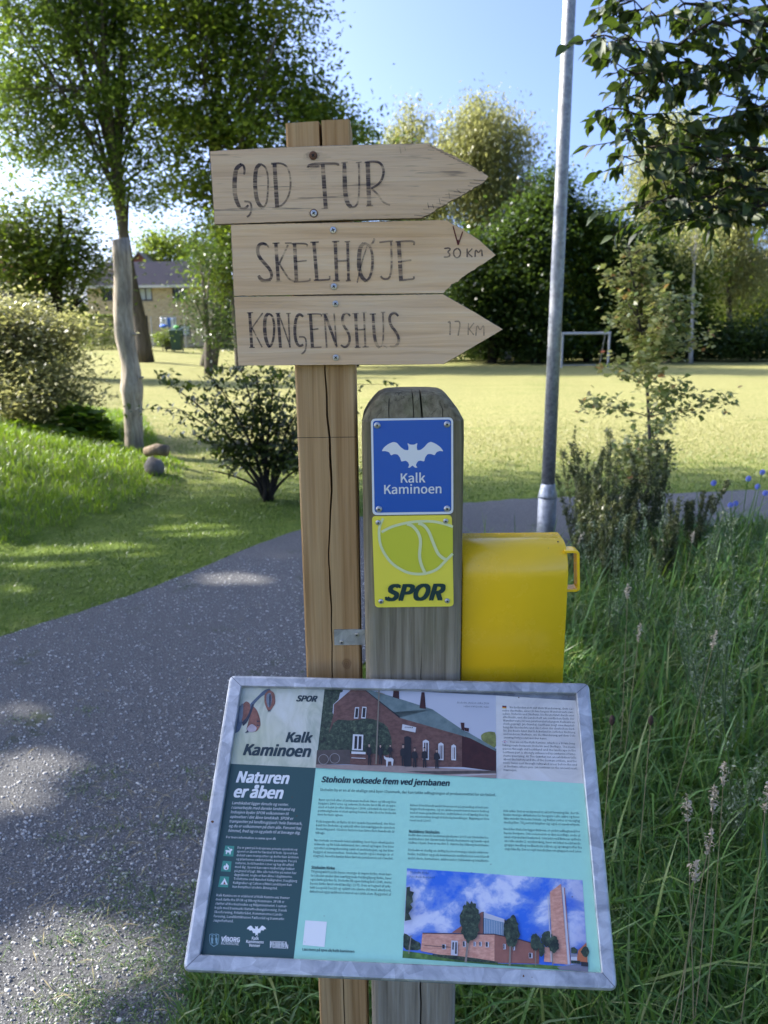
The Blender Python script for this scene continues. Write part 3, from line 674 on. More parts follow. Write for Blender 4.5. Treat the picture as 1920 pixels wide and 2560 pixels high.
# young red-tipped maple on the verge
b = gy_(1630, 5.45); D = 5.45
t = thing('young_maple', tuple(b), 'slender young maple with reddish leaf tips among the mugwort', 'tree')
mb = MB(); top = on_y(1572, 612, D); mid = on_y(1615, 900, D)
main = [b, on_y(1628, 1180, D), mid, on_y(1590, 760, D), top]; tt = np.linspace(0, 4, 17)
mp = [np.array([np.interp(a, range(5), [p[j] for p in main]) for j in range(3)]) for a in tt]
mb.tube([tuple(p - b) for p in mp], [.016 - .0008 * j for j in range(17)], 7)
cl = []
for i in range(74):
    k = rng.integers(2, 16); s = mp[k]; hh = k / 16; reach = max(.05, .56 - .80 * abs(hh - .40)) * rng.uniform(.25, 1.0)
    a = rng.uniform(0, 6.28); e = s + np.array([math.cos(a) * reach, math.sin(a) * reach * .8, rng.uniform(.10, .38) * (1.15 - hh * .95)])
    L = limb(s, e, .1, 6); mb.tube([tuple(p - b) for p in L], [.006, .005, .004, .003, .002, .0015], 4)
    for p in L[2 if reach > .15 else 4:]: cl += [p] * (1 + int(reach * 14))
mb.build('trunk', M['bark'], t, smooth=True)
cl = np.repeat(np.array(cl), 5, axis=0); P = cl + rng.normal(0, .042, cl.shape)
rn = np.clip(rng.random(len(P)) * .62 + .42 * (rng.random(len(P)) < .07 + .12 * (np.abs(P[:, 0] - b[0]) > .35)), 0, 1)
link('crown', leaf_mesh('crown', P - b, .05, G_RED, rn, .7, .75), t)

# mugwort, wild plants right of the lamp
M['mug'] = leafmat('mugwort_leaves', [(.09, .14, .06), (.18, .24, .13), (.40, .42, .30)], .3, (.30, .38, .16))
M['mug_dark'] = leafmat('dark_mugwort_leaves', [(.045, .065, .022), (.09, .115, .045), (.17, .17, .09)], .35, (.22, .26, .08))
def mugwort(loc, h, label, group, mat, dense=1.0, leaf=.022, woolly=False):
    b = np.array(loc, float); t = thing('mugwort_plant', tuple(b), label, 'weed', group)
    mb = MB(); C = []
    for s in range(rng.integers(4, 7) if dense > 1 else 3):
        e = np.array([rng.normal(0, .13) * h, rng.normal(0, .13) * h, h * rng.uniform(.7, 1.1)])
        L = limb((rng.normal(0, .02), rng.normal(0, .02), 0), e, .06, 9); mb.tube([tuple(p) for p in L], [.0045 - .0004 * j for j in range(9)], 4)
        for i in range(int(26 * dense)):
            f = rng.uniform(.15, 1.0) * 8; k = min(int(f), 7); p = L[k] * (1 - f + k) + L[k + 1] * (f - k)
            a = rng.uniform(0, 6.28); r = (.125 - .115 * f / 8) * h * rng.uniform(.4, 1.1)
            q = p + np.array([math.cos(a) * r, math.sin(a) * r, r * 2.3 + .01]); mb.tube([tuple(p), tuple(q)], [.0016, .0009], 3)
            m = 11; w = np.linspace(.1, 1, m)[:, None]; C.append(p + (q - p) * w + rng.normal(0, .008, (m, 3)))
    mb.build('stems', mat, t, kind='stuff')
    C = np.concatenate(C)
    link('leaves', leaf_mesh('leaves', C, leaf, mat, flat=0, aspect=.28, hang=-.7), t)
MG = 'mugwort clump right of the lamp post'
spots = [(1478, 1340, 4.95), (1490, 1330, 5.1), (1530, 1330, 4.8), (1570, 1330, 5.15), (1610, 1330, 4.85), (1650, 1330, 5.0), (1690, 1330, 5.2), (1500, 1340, 5.2), (1495, 1340, 4.5), (1550, 1340, 4.5), (1620, 1340, 4.55), (1720, 1330, 4.7), (1590, 1330, 4.3), (1680, 1330, 4.35), (1470, 1330, 4.0), (1515, 1330, 4.1)]
for px, py, D in spots:
    d = ray(px, 1200); x = d[0] / d[1] * D
    mugwort((x + rng.normal(0, .06), D + rng.normal(0, .08), 0), rng.uniform(.42, .98), 'feathery dark mugwort in the thick clump between lamp post and young maple', MG, M['mug_dark'], 1.2, .03)
for px, D, h, lab in [(1790, 2.75, .80, 'pale woolly mugwort standing alone in the tall grass'), (1560, 3.3, .70, 'pale mugwort spike behind the yellow box handle'), (1640, 3.5, .72, 'pale mugwort spike right of the box, in front of the dark clump'),
                      (1890, 2.35, .72, 'large woolly grey mugwort at the right edge, nearest the camera'), (1860, 2.6, .62, 'grey mugwort beside the large woolly one at right'), (1905, 3.3, 1.0, 'tall mugwort rising at the right edge below the blue flowers'), (1500, 3.9, .72, 'pale mugwort spike nearest the lamp post'), (1780, 4.0, .66, 'green mugwort below the blue flowers'), (1915, 1.95, .42, 'low grey mugwort at the right edge by the dry seed heads')]:
    d = ray(px, 1200); x = d[0] / d[1] * D
    mugwort((x, D, 0), h, lab, None, M['mug'], .55, .016)
# chicory
M['blue'] = leafmat('chicory_petals', [(.10, .14, .55), (.16, .2, .65)], .3, (.2, .25, .7))
d = ray(1870, 1200); D = 4.3; b = np.array([d[0] / d[1] * D, D, 0.0])
t = thing('chicory_plant', tuple(b), 'wiry chicory with small blue flowers at the right edge', 'wildflower')
mb = MB(); fl = [(1783, 1207), (1838, 1258), (1870, 1196), (1893, 1216), (1912, 1232), (1905, 1180), (1825, 1262)]
for fx, fy in fl:
    e = on_y(fx, fy, D + rng.uniform(-.1, .1)) - b; mb.tube([tuple(p) for p in limb((0, 0, 0), e, .08, 6)], [.004, .003, .003, .002, .002, .002], 4)
mb.build('stems', M['blade'], t)
for i, (fx, fy) in enumerate(fl):
    e = on_y(fx, fy, D) - b; mb = MB()
    for j in range(12):
        a = j * math.pi / 6; u = np.array([math.cos(a), -.35, math.sin(a)]); w = np.array([-math.sin(a), 0, math.cos(a)])
        mb.poly([e, e + u * .013 + w * .004, e + u * .019, e + u * .013 - w * .004], [(0, 1, 2, 3)])
    o = mb.build('flower', M['blue'], t)

# dry seed stalks in the tall grass
SS = 'dry seed stalks standing in the tall grass'
stalk = [(1792, 1575, 1750, 1740, 2.1, 'tall bare straw stalk leaning through the grass at right'), (1717, 1985, 1722, 2210, 1.25, 'left of the pair of dry seed heads in the lower right grass'), (1787, 1960, 1770, 2150, 1.3, 'right-hand tall seed head of the pair in the lower right grass'),
         (1812, 1905, 1795, 2120, 1.35, 'fluffy dry seed head highest in the lower right grass'), (1780, 2075, 1745, 2240, 1.25, 'curved seed head below the fluffy one'), (1570, 1460, 1555, 1760, 2.3, 'thin dry stalk just right of the yellow box'), (1600, 1560, 1580, 1720, 2.2, 'narrow seed spike right of the yellow box'),
         (1742, 2150, 1735, 2210, 1.2, 'small dry seed head between two straw stems'), (1460, 1330, 1440, 1370, 3.0, 'brown grass plume behind the box handle'), (1920, 1960, 1900, 2130, 1.3, 'straw stalk at the right edge of the lower grass'), (1735, 1330, 1716, 1420, 3.2, 'straw stalk in front of the mugwort clump')]
for hx, hy, sx, sy, D, lab in stalk:
    top = on_y(hx, hy, D); low = on_y(sx, sy, D); dd = (low - top); dd /= np.linalg.norm(dd); L = (top[2]) / max(.2, -dd[2]); foot = top + dd * L
    b = np.array([foot[0], foot[1], 0.0]); t = thing('seed_stalk', tuple(b), lab, 'grass stalk', SS)
    mb = MB(); mb.tube([tuple(p - b) for p in [foot, (foot * .6 + top * .4) + [.004, 0, 0], top]], [.0016, .0012, .0008], 5); mb.build('stem', M['straw'], t)
    hl = .045 + .02 * rng.random(); n = 70; w = rng.random(n); Cp = top - b + dd * hl * w[:, None] + rng.normal(0, 1, (n, 3)) * (.0050 * np.sin(np.pi * np.clip(w, .08, .92)))[:, None]
    sdir = leaf_mesh('seed_head', Cp, .010, M['seed'], flat=0, aspect=.4); link('seed_head', sdir, t)
# two dark ribwort heads
for px, py in ((1530, 1800), (1627, 1800)):
    top = on_y(px, py, 1.75); mb = MB(); mb.tube([(0, 0, 0), (0, 0, top[2] - .012)], .0012, 5)
    mb.tube([(0, 0, top[2] - .014), (0, 0, top[2] - .006), (0, 0, top[2] + .004), (0, 0, top[2] + .012)], [.003, .007, .007, .003], 8, 1)
    mb.build('plantain_head', [M['straw'], plain('brown_plantain', (.05, .028, .02), .9)], None, loc=(top[0], top[1], 0), label='dark brown plantain head, %s of two beside the board' % ('left' if px < 1600 else 'right'), cat='wildflower')

# ------------------------------------------------------------------ overhanging tree, top right
LEAF3 = []
leafm = leafmat('cherry_leaves', [(.010, .022, .005), (.022, .042, .009), (.05, .08, .014)], .3, (.14, .22, .02), .55)
for k in range(3):
    L = .056 + .008 * k; w = L * .56; V = []; Fq = []
    ns = 6
    for i in range(ns + 1):
        t_ = i / ns; ww = w * .5 * math.sin(math.pi * min(1, t_ * 1.02) ** .8) * (1 - .15 * t_); dz = -.16 * L * t_ ** 2
        V += [(-ww, L * t_, dz + ww * .35), (0, L * t_, dz), (ww, L * t_, dz + ww * .35)]
    for i in range(ns):
        for j in range(2): a = 3 * i + j; Fq.append((a, a + 1, a + 4, a + 3))
    me = mesh_np('leaf', np.array(V), [np.array(Fq)], leafm, np.full(len(Fq), [.2, .5, .85][k]), smooth=True); LEAF3.append(me)
b = np.array([4.6, 3.4, 0.0])
cherry = thing('cherry_tree', tuple(b), 'cherry tree whose dark leafy branches hang into the top right corner', 'tree')
mb = MB(); mb.tube([(0, 0, 0), (.03, .05, 1.2), (-.05, .1, 2.6), (-.1, .2, 3.8), (0, .2, 5.2), (.1, .3, 7)], [.16, .14, .12, .10, .07, .03], 10); mb.build('trunk', M['bark'], cherry, smooth=True)
mb = MB(); sites = []
boughs = [  # path of pixel points with distances
 [(2100, 20, 3.9), (1900, 10, 3.8), (1760, 25, 3.7), (1640, 20, 3.6), (1560, 20, 3.5)],
 [(2100, 60, 3.8), (1880, 50, 3.7), (1720, 90, 3.6), (1600, 130, 3.5), (1480, 80, 3.4)],
 [(2100, 120, 3.9), (1900, 130, 3.8), (1790, 150, 3.7), (1640, 180, 3.6), (1540, 150, 3.5)],
 [(2100, 150, 3.9), (1900, 140, 3.8), (1800, 180, 3.7), (1720, 190, 3.7), (1660, 215, 3.6)],
 [(2100, 330, 3.9), (1920, 300, 3.8), (1800, 330, 3.7), (1680, 310, 3.6), (1510, 270, 3.5)],
 [(2100, 400, 3.8), (1900, 390, 3.7), (1780, 380, 3.6), (1660, 380, 3.5), (1560, 320, 3.4)],
 [(2100, 430, 3.8), (1900, 420, 3.7), (1780, 430, 3.6), (1680, 430, 3.5), (1560, 410, 3.4)],
 [(2100, 470, 3.8), (1920, 470, 3.7), (1800, 480, 3.6), (1700, 500, 3.5), (1600, 520, 3.4)],
 [(2100, 500, 3.6), (1950, 510, 3.6), (1860, 520, 3.6), (1780, 530, 3.5), (1700, 540, 3.4)],
 [(2060, 260, 3.9), (1960, 250, 3.8), (1900, 270, 3.7), (1850, 280, 3.7), (1840, 290, 3.7)],
]
for bi, bo in enumerate(boughs):
    pts = [on_y(px, py, D) for px, py, D in bo]; s = b + [-.05, .1, 2.4 + .12 * bi]
    path = [s, (s + pts[0]) / 2 + [0, 0, .15]] + pts
    tt = np.linspace(0, len(path) - 1, 24); pp = [np.array([np.interp(a, range(len(path)), [p[j] for p in path]) for j in range(3)]) for a in tt]
    pp = [p + [0, .02 * math.sin(i_ * 1.1 + bi), (.022 * math.sin(i_ * .9 + 2 * bi) + .012 * math.sin(i_ * 2.3)) * (i_ > 5)] for i_, p in enumerate(pp)]
    mb.tube([tuple(p - b) for p in pp], [.016 * (1 - j / 24) ** 1.3 + .002 for j in range(24)], 6)
    for k in range(9, 24):
        for _ in range(3):
            d = rng.normal(0, 1, 3) * [1, 1, .30]; d[2] -= .15; d /= np.linalg.norm(d); q = pp[k] + d * rng.uniform(.06, .24)
            mb.tube([tuple(pp[k] - b), tuple(q - b)], [.003, .0015], 4)
            for f in (.35, .55, .75, .9, 1.0): sites.append((pp[k] * (1 - f) + q * f, d))
mb.build('branches', M['bark_dark'], cherry, smooth=True)
# extra crown out of the frame above and to the right
def bring(p): # in view test
    c = W2C @ 0 if False else None
sites_px = []
for p, d in sites:
    c = np.linalg.inv(C2W) @ (p - CAM); sites_px.append((c[0] / c[2] * F + CX, c[1] / c[2] * F + CY))
inview = [i for i, (u, v) in enumerate(sites_px) if -20 < u < 1940 and v > -20]
outv = [i for i in range(len(sites)) if i not in set(inview)]
random.shuffle(inview)
def leaf_matrix(p, d):
    dv = Vector((d[0], d[1], d[2] - .1 - .8 * random.random())) + Vector((random.gauss(0, .55), random.gauss(0, .5), random.gauss(0, .25))); dv.normalize()
    q = dv.to_track_quat('Y', 'Z'); m = q.to_matrix().to_4x4(); m = m @ Matrix.Rotation(random.gauss(0, .7), 4, 'Y')
    m = m @ Matrix.Scale(random.uniform(.75, 1.2), 4); m.translation = Vector(p - b); return m
for i in inview[:300]:
    p, d = sites[i]; o = bpy.data.objects.new('leaf', LEAF3[random.randrange(3)]); COL.objects.link(o); o.parent = cherry; o.matrix_local = leaf_matrix(p, d)
Vs, Qs, Rn = [], [], []; off = 0
base_v = [np.array([v.co for v in m.vertices]) for m in LEAF3]; base_q = np.array([p.vertices[:] for p in LEAF3[0].polygons])
def add_leaf(p, d):
    global off
    k = random.randrange(3); m = np.array(leaf_matrix(p, d)); Vs.append(base_v[k] @ m[:3, :3].T + m[:3, 3]); Qs.append(base_q + off); Rn.append(np.full(len(base_q), min(1, max(0, random.gauss(.4, .25))))); off += len(base_v[k])
for i in inview[300:]: add_leaf(*sites[i])
for i in outv: add_leaf(*sites[i])
link('foliage', mesh_np('foliage', np.concatenate(Vs), [np.concatenate(Qs)], leafm, np.concatenate(Rn), smooth=True), cherry, kind='stuff')
lob = [(np.array([5.6, 3.8, 5.2]), np.array([2.2, 2.6, 1.8])), (np.array([5.5, 2.0, 4.2]), np.array([2, 2.0, 1.5]))]
cl = sample_lobes(lob, 130, .5); P = np.repeat(cl, 50, axis=0) + rng.normal(0, .28, (6500, 3))
link('crown', leaf_mesh('crown', P - b, .11, leafm, flat=.5, hang=.3), cherry)

# shade trees standing left of the frame (their shade falls over path and signs)
GAPS = []  # openings cut in the unseen crowns along sun rays to make sun spots
for px_, py_, n_, r_ in ((115, 1925, 4, .055), (50, 2010, 2, .045), (220, 2415, 3, .055), (40, 1790, 2, .04), (180, 1390, 6, .16), (330, 1400, 5, .12), (60, 1460, 4, .10), (520, 1330, 4, .10), (700, 1395, 4, .05), (20, 2560, 2, .05), (600, 1450, 3, .05), (1435, 1760, 3, .12), (1790, 1480, 2, .10)):
    gx_, gy0_, gz_ = ground(px_, py_)
    for i_ in range(n_): GAPS.append((np.array([gx_ + (i_ - n_ / 2) * r_ * 1.1 + rng.normal(0, .03), gy0_ + rng.normal(0, r_ * .4), gz_]), r_ * rng.uniform(.6, 1.1)))
def keep_gaps(P, add=0.0):
    d = np.array(sd); k = np.ones(len(P), bool)
    for g_, r_ in GAPS:
        v = P - g_; t_ = v @ d; k &= np.linalg.norm(v - t_[:, None] * d, axis=1) > r_ + add
    return k
def shade_tree(b, h, lobes, lab, nc=150, per=90, leaf=.17):
    b = np.array(b, float); b[2] = float(tz(b[0], b[1]))
    tree('shade_tree', b, [b, b + [0, 0, h * .4], b + [.1, .1, h * .7], b + [0, 0, h * .92]], [(np.array(c), np.array(r)) for c, r in lobes], lab, 'tree', G_ASH, M['bark'], leaf, nc, per, 1.15, .26, None, 20, surf=.75)
shade_tree((-8.5, 2.6, 0), 9, [((-8, 3.2, 6.2), (3.0, 2.9, 2.6)), ((-8.3, 5.6, 6.0), (2.2, 1.8, 2.0)), ((-7.5, 1.0, 5.5), (2.6, 2.2, 2.2))], 'broad shade tree standing left of the path, out of view', 280, 130, .19)
shade_tree((-12.3, 8.2, 0), 10.5, [((-10.6, 6.6, 5.0), (1.7, 1.5, 1.4)), ((-11.2, 7.6, 6.6), (2.0, 1.7, 1.4)), ((-12.0, 9.6, 8.0), (1.5, 1.4, 1.2)), ((-10.4, 10.2, 8.2), (1.6, 1.5, 1.2)), ((-8.9, 10.4, 8.4), (1.5, 1.4, 1.1)), ((-7.9, 10.6, 8.6), (1.2, 1.3, 1.0)), ((-12.5, 6.8, 7), (2, 1.8, 2)), ((-11, 5.6, 6.5), (2, 1.8, 1.6))], 'tallest shade tree left of the bank, out of view', 260, 150, .2)

# ------------------------------------------------------------------ house
D = 62.0
def hp(cx, cy, dy=0): return on_y(cx * .458, 500 + cy * .458, D + dy)
o0 = hp(840, 775); o0 = np.array([o0[0], D, float(tz(o0[0], D)) - .1])
house = thing('brick_house', tuple(o0), 'two-storey yellow brick house with a grey roof behind the trees', 'house')
def hl(cx, cy): p = hp(cx, cy); return p[0] - o0[0], p[2] - o0[2]
nb = N('yellow_brick'); co = nb.coord(); br = nb.new('ShaderNodeTexBrick'); rotv = nb.new('ShaderNodeMapping'); nb.t.links.new(co, rotv.inputs[0]); rotv.inputs['Rotation'].default_value = (math.pi / 2, 0, 0)
nb.t.links.new(rotv.outputs[0], br.inputs['Vector']); br.inputs['Scale'].default_value = 1.0; br.inputs['Brick Width'].default_value = .24; br.inputs['Row Height'].default_value = .075; br.inputs['Mortar Size'].default_value = .01
br.inputs['Color1'].default_value = (.60, .49, .31, 1); br.inputs['Color2'].default_value = (.46, .36, .22, 1); br.inputs['Mortar'].default_value = (.3, .27, .22, 1)
patchn = nb.noise(nb.coord((1, 1, 2.2)), 2.6, 3, .6)
nb.base(nb.mix(nb.ramp(patchn, [(.55, 0.0), (.66, .6)]), br.outputs['Color'], (.30, .20, .09)), .9)
x0, ze = hl(470, 465); x1, _ = hl(1140, 465); 
wall_front = 0
# wall openings are built as recessed windows set into a wall made of strips
wins = [(758, 478, 828, 550), (943, 478, 1020, 550), (880, 632, 960, 690), (980, 680, 1036, 742), (785, 630, 805, 770), (560, 478, 610, 550)]
rects = [(hl(a, d)[0], hl(a, d)[1], hl(c, b_)[0], hl(c, b_)[1]) for a, b_, c, d in wins]
xs = sorted({x0, x1} | {r[0] for r in rects} | {r[2] for r in rects}); zs = sorted({0.0, ze} | {r[1] for r in rects} | {r[3] for r in rects})
mb = MB()
for i in range(len(xs) - 1):
    for j in range(len(zs) - 1):
        cx_, cz_ = (xs[i] + xs[i + 1]) / 2, (zs[j] + zs[j + 1]) / 2
        if any(r[0] < cx_ < r[2] and r[1] < cz_ < r[3] for r in rects): continue
        mb.poly([(xs[i], 0, zs[j]), (xs[i + 1], 0, zs[j]), (xs[i + 1], 0, zs[j + 1]), (xs[i], 0, zs[j + 1])], [(0, 1, 2, 3)])
        mb.poly([(xs[i], .3, zs[j]), (xs[i + 1], .3, zs[j]), (xs[i + 1], .3, zs[j + 1]), (xs[i], .3, zs[j + 1])], [(3, 2, 1, 0)])
for r in rects:
    a, b1, c, d1 = r; mb.poly([(a, 0, b1), (c, 0, b1), (c, 0, d1), (a, 0, d1), (a, .3, b1), (c, .3, b1), (c, .3, d1), (a, .3, d1)], [(0, 4, 5, 1), (1, 5, 6, 2), (2, 6, 7, 3), (3, 7, 4, 0)])
dp = 8.0; rz = ze + 1.95
for xx_ in (x0, x1): mb.poly([(xx_, 0, 0), (xx_, dp, 0), (xx_, dp, ze), (xx_, dp / 2, rz - .1), (xx_, 0, ze)], [(0, 1, 2, 3, 4)])
mb.poly([(x0, dp, 0), (x1, dp, 0), (x1, dp, ze), (x0, dp, ze)], [(3, 2, 1, 0)])
mb.build('wall', nb.mat, house)
mroof = plain('grey_roof_sheet', (.24, .215, .21), .7); mb = MB(); nw = 150
for sgn, ya, yb in ((1, -.5, dp / 2), (-1, dp + .5, dp / 2)):
    top, bot = [], []
    for i in range(nw * 4 + 1):
        xx_ = x0 - .4 + (x1 - x0 + .8) * i / (nw * 4); wv = .03 * math.sin(i * math.pi / 2)
        top.append((xx_, yb, rz + wv)); bot.append((xx_, ya, ze - .1 + wv))
    mb.loft([bot, top], closed=False, caps=False)
mb.box((x0 - .4, -.56, ze - .26), (x1 + .4, -.50, ze - .06), 1)
mb.build('roof', [mroof, plain('white_fascia', (.55, .55, .55), .6)], house)
glass = plain('window_glass_dark', (.02, .025, .03), .08, 0, .8); curtain = plain('net_curtain', (.42, .47, .52), .8); fdark = plain('dark_window_frame', (.03, .022, .018), .5)
for i, (a, b1, c, d1) in enumerate(rects):
    mb = MB(); f = .09
    for bx in (((a, .06, b1), (a + f, .14, d1)), ((c - f, .06, b1), (c, .14, d1)), ((a + f, .06, b1), (c - f, .14, b1 + f)), ((a + f, .06, d1 - f), (c - f, .14, d1)), (((a + c) / 2 - .03, .07, b1 + f), ((a + c) / 2 + .03, .13, d1 - f))): mb.box(*bx)
    wn_ = mb.build('door' if i == 4 else 'window', fdark if i != 2 else plain('white_window_frame', (.6, .6, .6), .5), house)
    mb = MB(); mb.poly([(a + f, .12, b1 + f), (c - f, .12, b1 + f), (c - f, .12, d1 - f), (a + f, .12, d1 - f)], [(0, 1, 2, 3)]); mb.build('pane', curtain if i in (0, 3) else glass, wn_)
    mb = MB(); mb.box((a - .05, -.06, b1 - .07), (c + .05, .02, b1 - .005)); mb.build('sill', plain('sill_stone', (.3, .28, .25)), wn_) if i != 4 else None
brick = plain('red_brick', (.26, .10, .065), .9)
for (a, b_, c, d, dy, lab) in ((1033, 335, 1056, 395, 3.4, None),):
    p, q = hl(a, d), hl(c, b_); mb = MB(); mb.box((p[0], dy, rz - .6), (q[0], dy + .6, q[1] + .35)); mb.box((p[0] - .05, dy - .05, q[1] + .35), (q[0] + .05, dy + .65, q[1] + .45)); mb.build('chimney', brick, house)
# taller red brick house further back
D2 = 78; a = on_y(725 * .458, 500 + 285 * .458, D2); c = on_y(800 * .458, 500 + 370 * .458, D2); g = float(tz(a[0], D2))
bh = thing('red_brick_house', ((a[0] + c[0]) / 2, D2, g), 'red brick gable showing above the grey roof', 'house'); mb = MB(); w = (c[0] - a[0]) / 2 + .3
mb.poly([(-w, 0, 0), (w, 0, 0), (w, 0, a[2] - g - 1), (0, 0, a[2] - g - .2), (-w, 0, a[2] - g - 1), (-w, 7, 0), (w, 7, 0), (w, 7, a[2] - g - 1), (0, 7, a[2] - g - .2), (-w, 7, a[2] - g - 1)], [(0, 1, 2, 3, 4), (9, 8, 7, 6, 5), (0, 4, 9, 5), (1, 6, 7, 2)]); mb.build('wall', brick, bh)
mb = MB(); zt = a[2] - g
for s in (-1, 1): mb.poly([(s * (w + .3), -.3, zt - 1.25), (0, -.3, zt - .08), (0, 7.3, zt - .08), (s * (w + .3), 7.3, zt - 1.25), (s * (w + .3), -.3, zt - 1.15), (0, -.3, zt + .04), (0, 7.3, zt + .04), (s * (w + .3), 7.3, zt - 1.15)], [(0, 1, 2, 3), (4, 7, 6, 5), (0, 4, 5, 1), (0, 3, 7, 4)])
mb.build('roof', mroof, bh)
# another roof fragment at far left edge
a = on_y(4, 560, 70); g = float(tz(a[0], 70)); fh = thing('far_house', (a[0] - 2.5, 70, g), 'dark roofed house just visible at the left edge above the round tree', 'house')
mb = MB(); mb.box((-3, 0, 0), (3.0, 6, a[2] - g - 1)); mb.build('wall', brick, fh); mb = MB()
zz = a[2] - g; mb.poly([(-3.3, -.3, zz - 1.1), (3.2, -.3, zz - 1.1), (2.9, 3, zz + .4), (-3, 3, zz + .4), (3.2, 6.3, zz - 1.1), (-3.3, 6.3, zz - 1.1)], [(0, 1, 2, 3), (3, 2, 4, 5), (1, 4, 2), (0, 3, 5)]); mb.build('roof', plain('brown_tiles', (.09, .06, .05)), fh)
# hedge, bins, washing
Dh = 54; a = on_y(455 * .458, 500 + 632 * .458, Dh); c = on_y(740 * .458, 500 + 770 * .458, Dh); g = float(tz((a[0] + c[0]) / 2, Dh))
hd = thing('hedge', ((a[0] + c[0]) / 2, Dh, g), 'clipped green hedge in front of the yellow brick house', 'hedge')
n = 15000; w = (c[0] - a[0]) / 2 + .3; Hh = a[2] - g
P = np.stack([rng.uniform(-w, w, n), rng.uniform(-.5, .5, n), rng.uniform(0, Hh, n)], -1); f = rng.integers(0, 3, n); P[f == 0, 2] = Hh + rng.normal(0, .03, (f == 0).sum()); P[f == 1, 1] = -.5 + rng.normal(0, .04, (f == 1).sum())
link('foliage', leaf_mesh('foliage', P, .11, G_MID, flat=.5), hd)
mb = MB()
for x_ in np.arange(-w, w, .8): mb.tube([(x_, 0, 0), (x_, 0, Hh * .8)], [.04, .02], 5)
mb.build('stems', M['bark_dark'], hd, kind='stuff')
def wheelie(cx, cy0, cy1, D, col, lab, wpx):
    a = on_y(cx * .458, 500 + cy1 * .458, D); top = on_y(cx * .458, 500 + cy0 * .458, D); g = float(tz(a[0], D)); h = top[2] - g; w = wpx * .458 * D / F / 2
    t = thing('wheelie_bin', (a[0], D, g), lab, 'bin', 'wheelie bins by the house'); m = plain('bin_plastic_' + cat_n(), col, .5)
    mb = MB(); mb.loft([[(-w * .8, -w * .8, .12), (w * .8, -w * .8, .12), (w * .8, w * .8, .12), (-w * .8, w * .8, .12)], [(-w, -w, h * .9), (w, -w, h * .9), (w, w, h * .9), (-w, w, h * .9)]]); mb.build('body', m, t, bevel=.02)
    mb = MB(); mb.loft([[(-w * 1.07, -w * 1.1, h * .905), (w * 1.07, -w * 1.1, h * .905), (w * 1.07, w, h * .93), (-w * 1.07, w, h * .93)], [(-w, -w * .9, h * .96), (w, -w * .9, h * .96), (w, w, h), (-w, w, h)]]); mb.build('lid', m, t, bevel=.015)
    for s in (-1, 1): mb = MB(); mb.tube([(s * w * .75 - .025, w * .8, .11), (s * w * .75 + .025, w * .8, .11)], .11, 12); mb.build('wheel', M['dark'], t)
_c = [0]
def cat_n(): _c[0] += 1; return 'abcdef'[_c[0]]
wheelie(967, 700, 795, 52, (.012, .05, .03), 'dark green wheelie bin in front of the house', 62)
wheelie(918, 740, 795, 52.5, (.03, .03, .035), 'low dark bin left of the green wheelie bin', 40)
# garden shrub by the bins
c, r = px_lobe((405, 845, 28, 22, 52)); b_ = np.array([c[0], 52, float(tz(c[0], 52))])
tree('garden_shrub', b_, [b_, b_ + [0, 0, .4], b_ + [0, 0, .8]], [(c, r)], 'small green shrub left of the bins', 'shrub', G_MID, M['bark_dark'], .12, 20, 70, .5, .03, None, 4, twig=False)
# washing line
Dw = 58; pL = on_y(868 * .458, 500 + 640 * .458, Dw); pR = on_y(960 * .458, 500 + 640 * .458, Dw); g = float(tz(pL[0], Dw))
wl = thing('washing_line', (pL[0] - .6, Dw, g), 'washing line strung before the house', 'washing line'); mb = MB(); zt = pL[2] - g + .05
mb.tube([(0, 0, 0), (0, 0, zt)], .04, 8); mb.build('post', M['galv_dull'], wl); mb = MB(); mb.tube([(pR[0] - pL[0] + 1.2, 0, 0), (pR[0] - pL[0] + 1.2, 0, zt)], .04, 8); mb.build('post', M['galv_dull'], wl)
mb = MB(); mb.tube([(0, 0, zt - .02), ((pR[0] - pL[0] + 1.2) / 2, 0, zt - .07), (pR[0] - pL[0] + 1.2, 0, zt - .02)], .006, 5); mb.build('cord', M['galv_dull'], wl)
for i, (cx, wd, ht, col, lab) in enumerate([(882, 16, 60, (.75, .78, .82), 'leftmost white shirt on the washing line'), (903, 15, 56, (.78, .80, .84), 'second white shirt on the washing line'), (921, 13, 50, (.10, .22, .60), 'blue cloth hanging between white shirts'), (938, 15, 58, (.72, .78, .86), 'rightmost white shirt on the washing line'), (955, 10, 45, (.55, .62, .72), 'pale grey-blue cloth at the right end of the washing line')]):
    p = on_y(cx * .458, 500 + 640 * .458, Dw); w = wd * .458 * Dw / F / 2 * 1.1; h = ht * .458 * Dw / F; ring = []
    for k in range(6):
        z_ = -h * k / 5; ring.append([(x_ * w * (1 - .12 * (k % 2)), .05 * math.sin(x_ * 5 + i + k * .6), z_) for x_ in np.linspace(-1, 1, 9)] + [(x_ * w * (1 - .12 * (k % 2)), .05 * math.sin(x_ * 5 + i + k * .6) + .012, z_) for x_ in np.linspace(1, -1, 9)])
    mb = MB(); mb.loft(ring); mb.build('hanging_cloth', plain('cloth_%s' % 'abcdef'[i], col, .9), None, loc=(p[0], Dw, p[2] - .03), label=lab, cat='laundry', smooth=True)
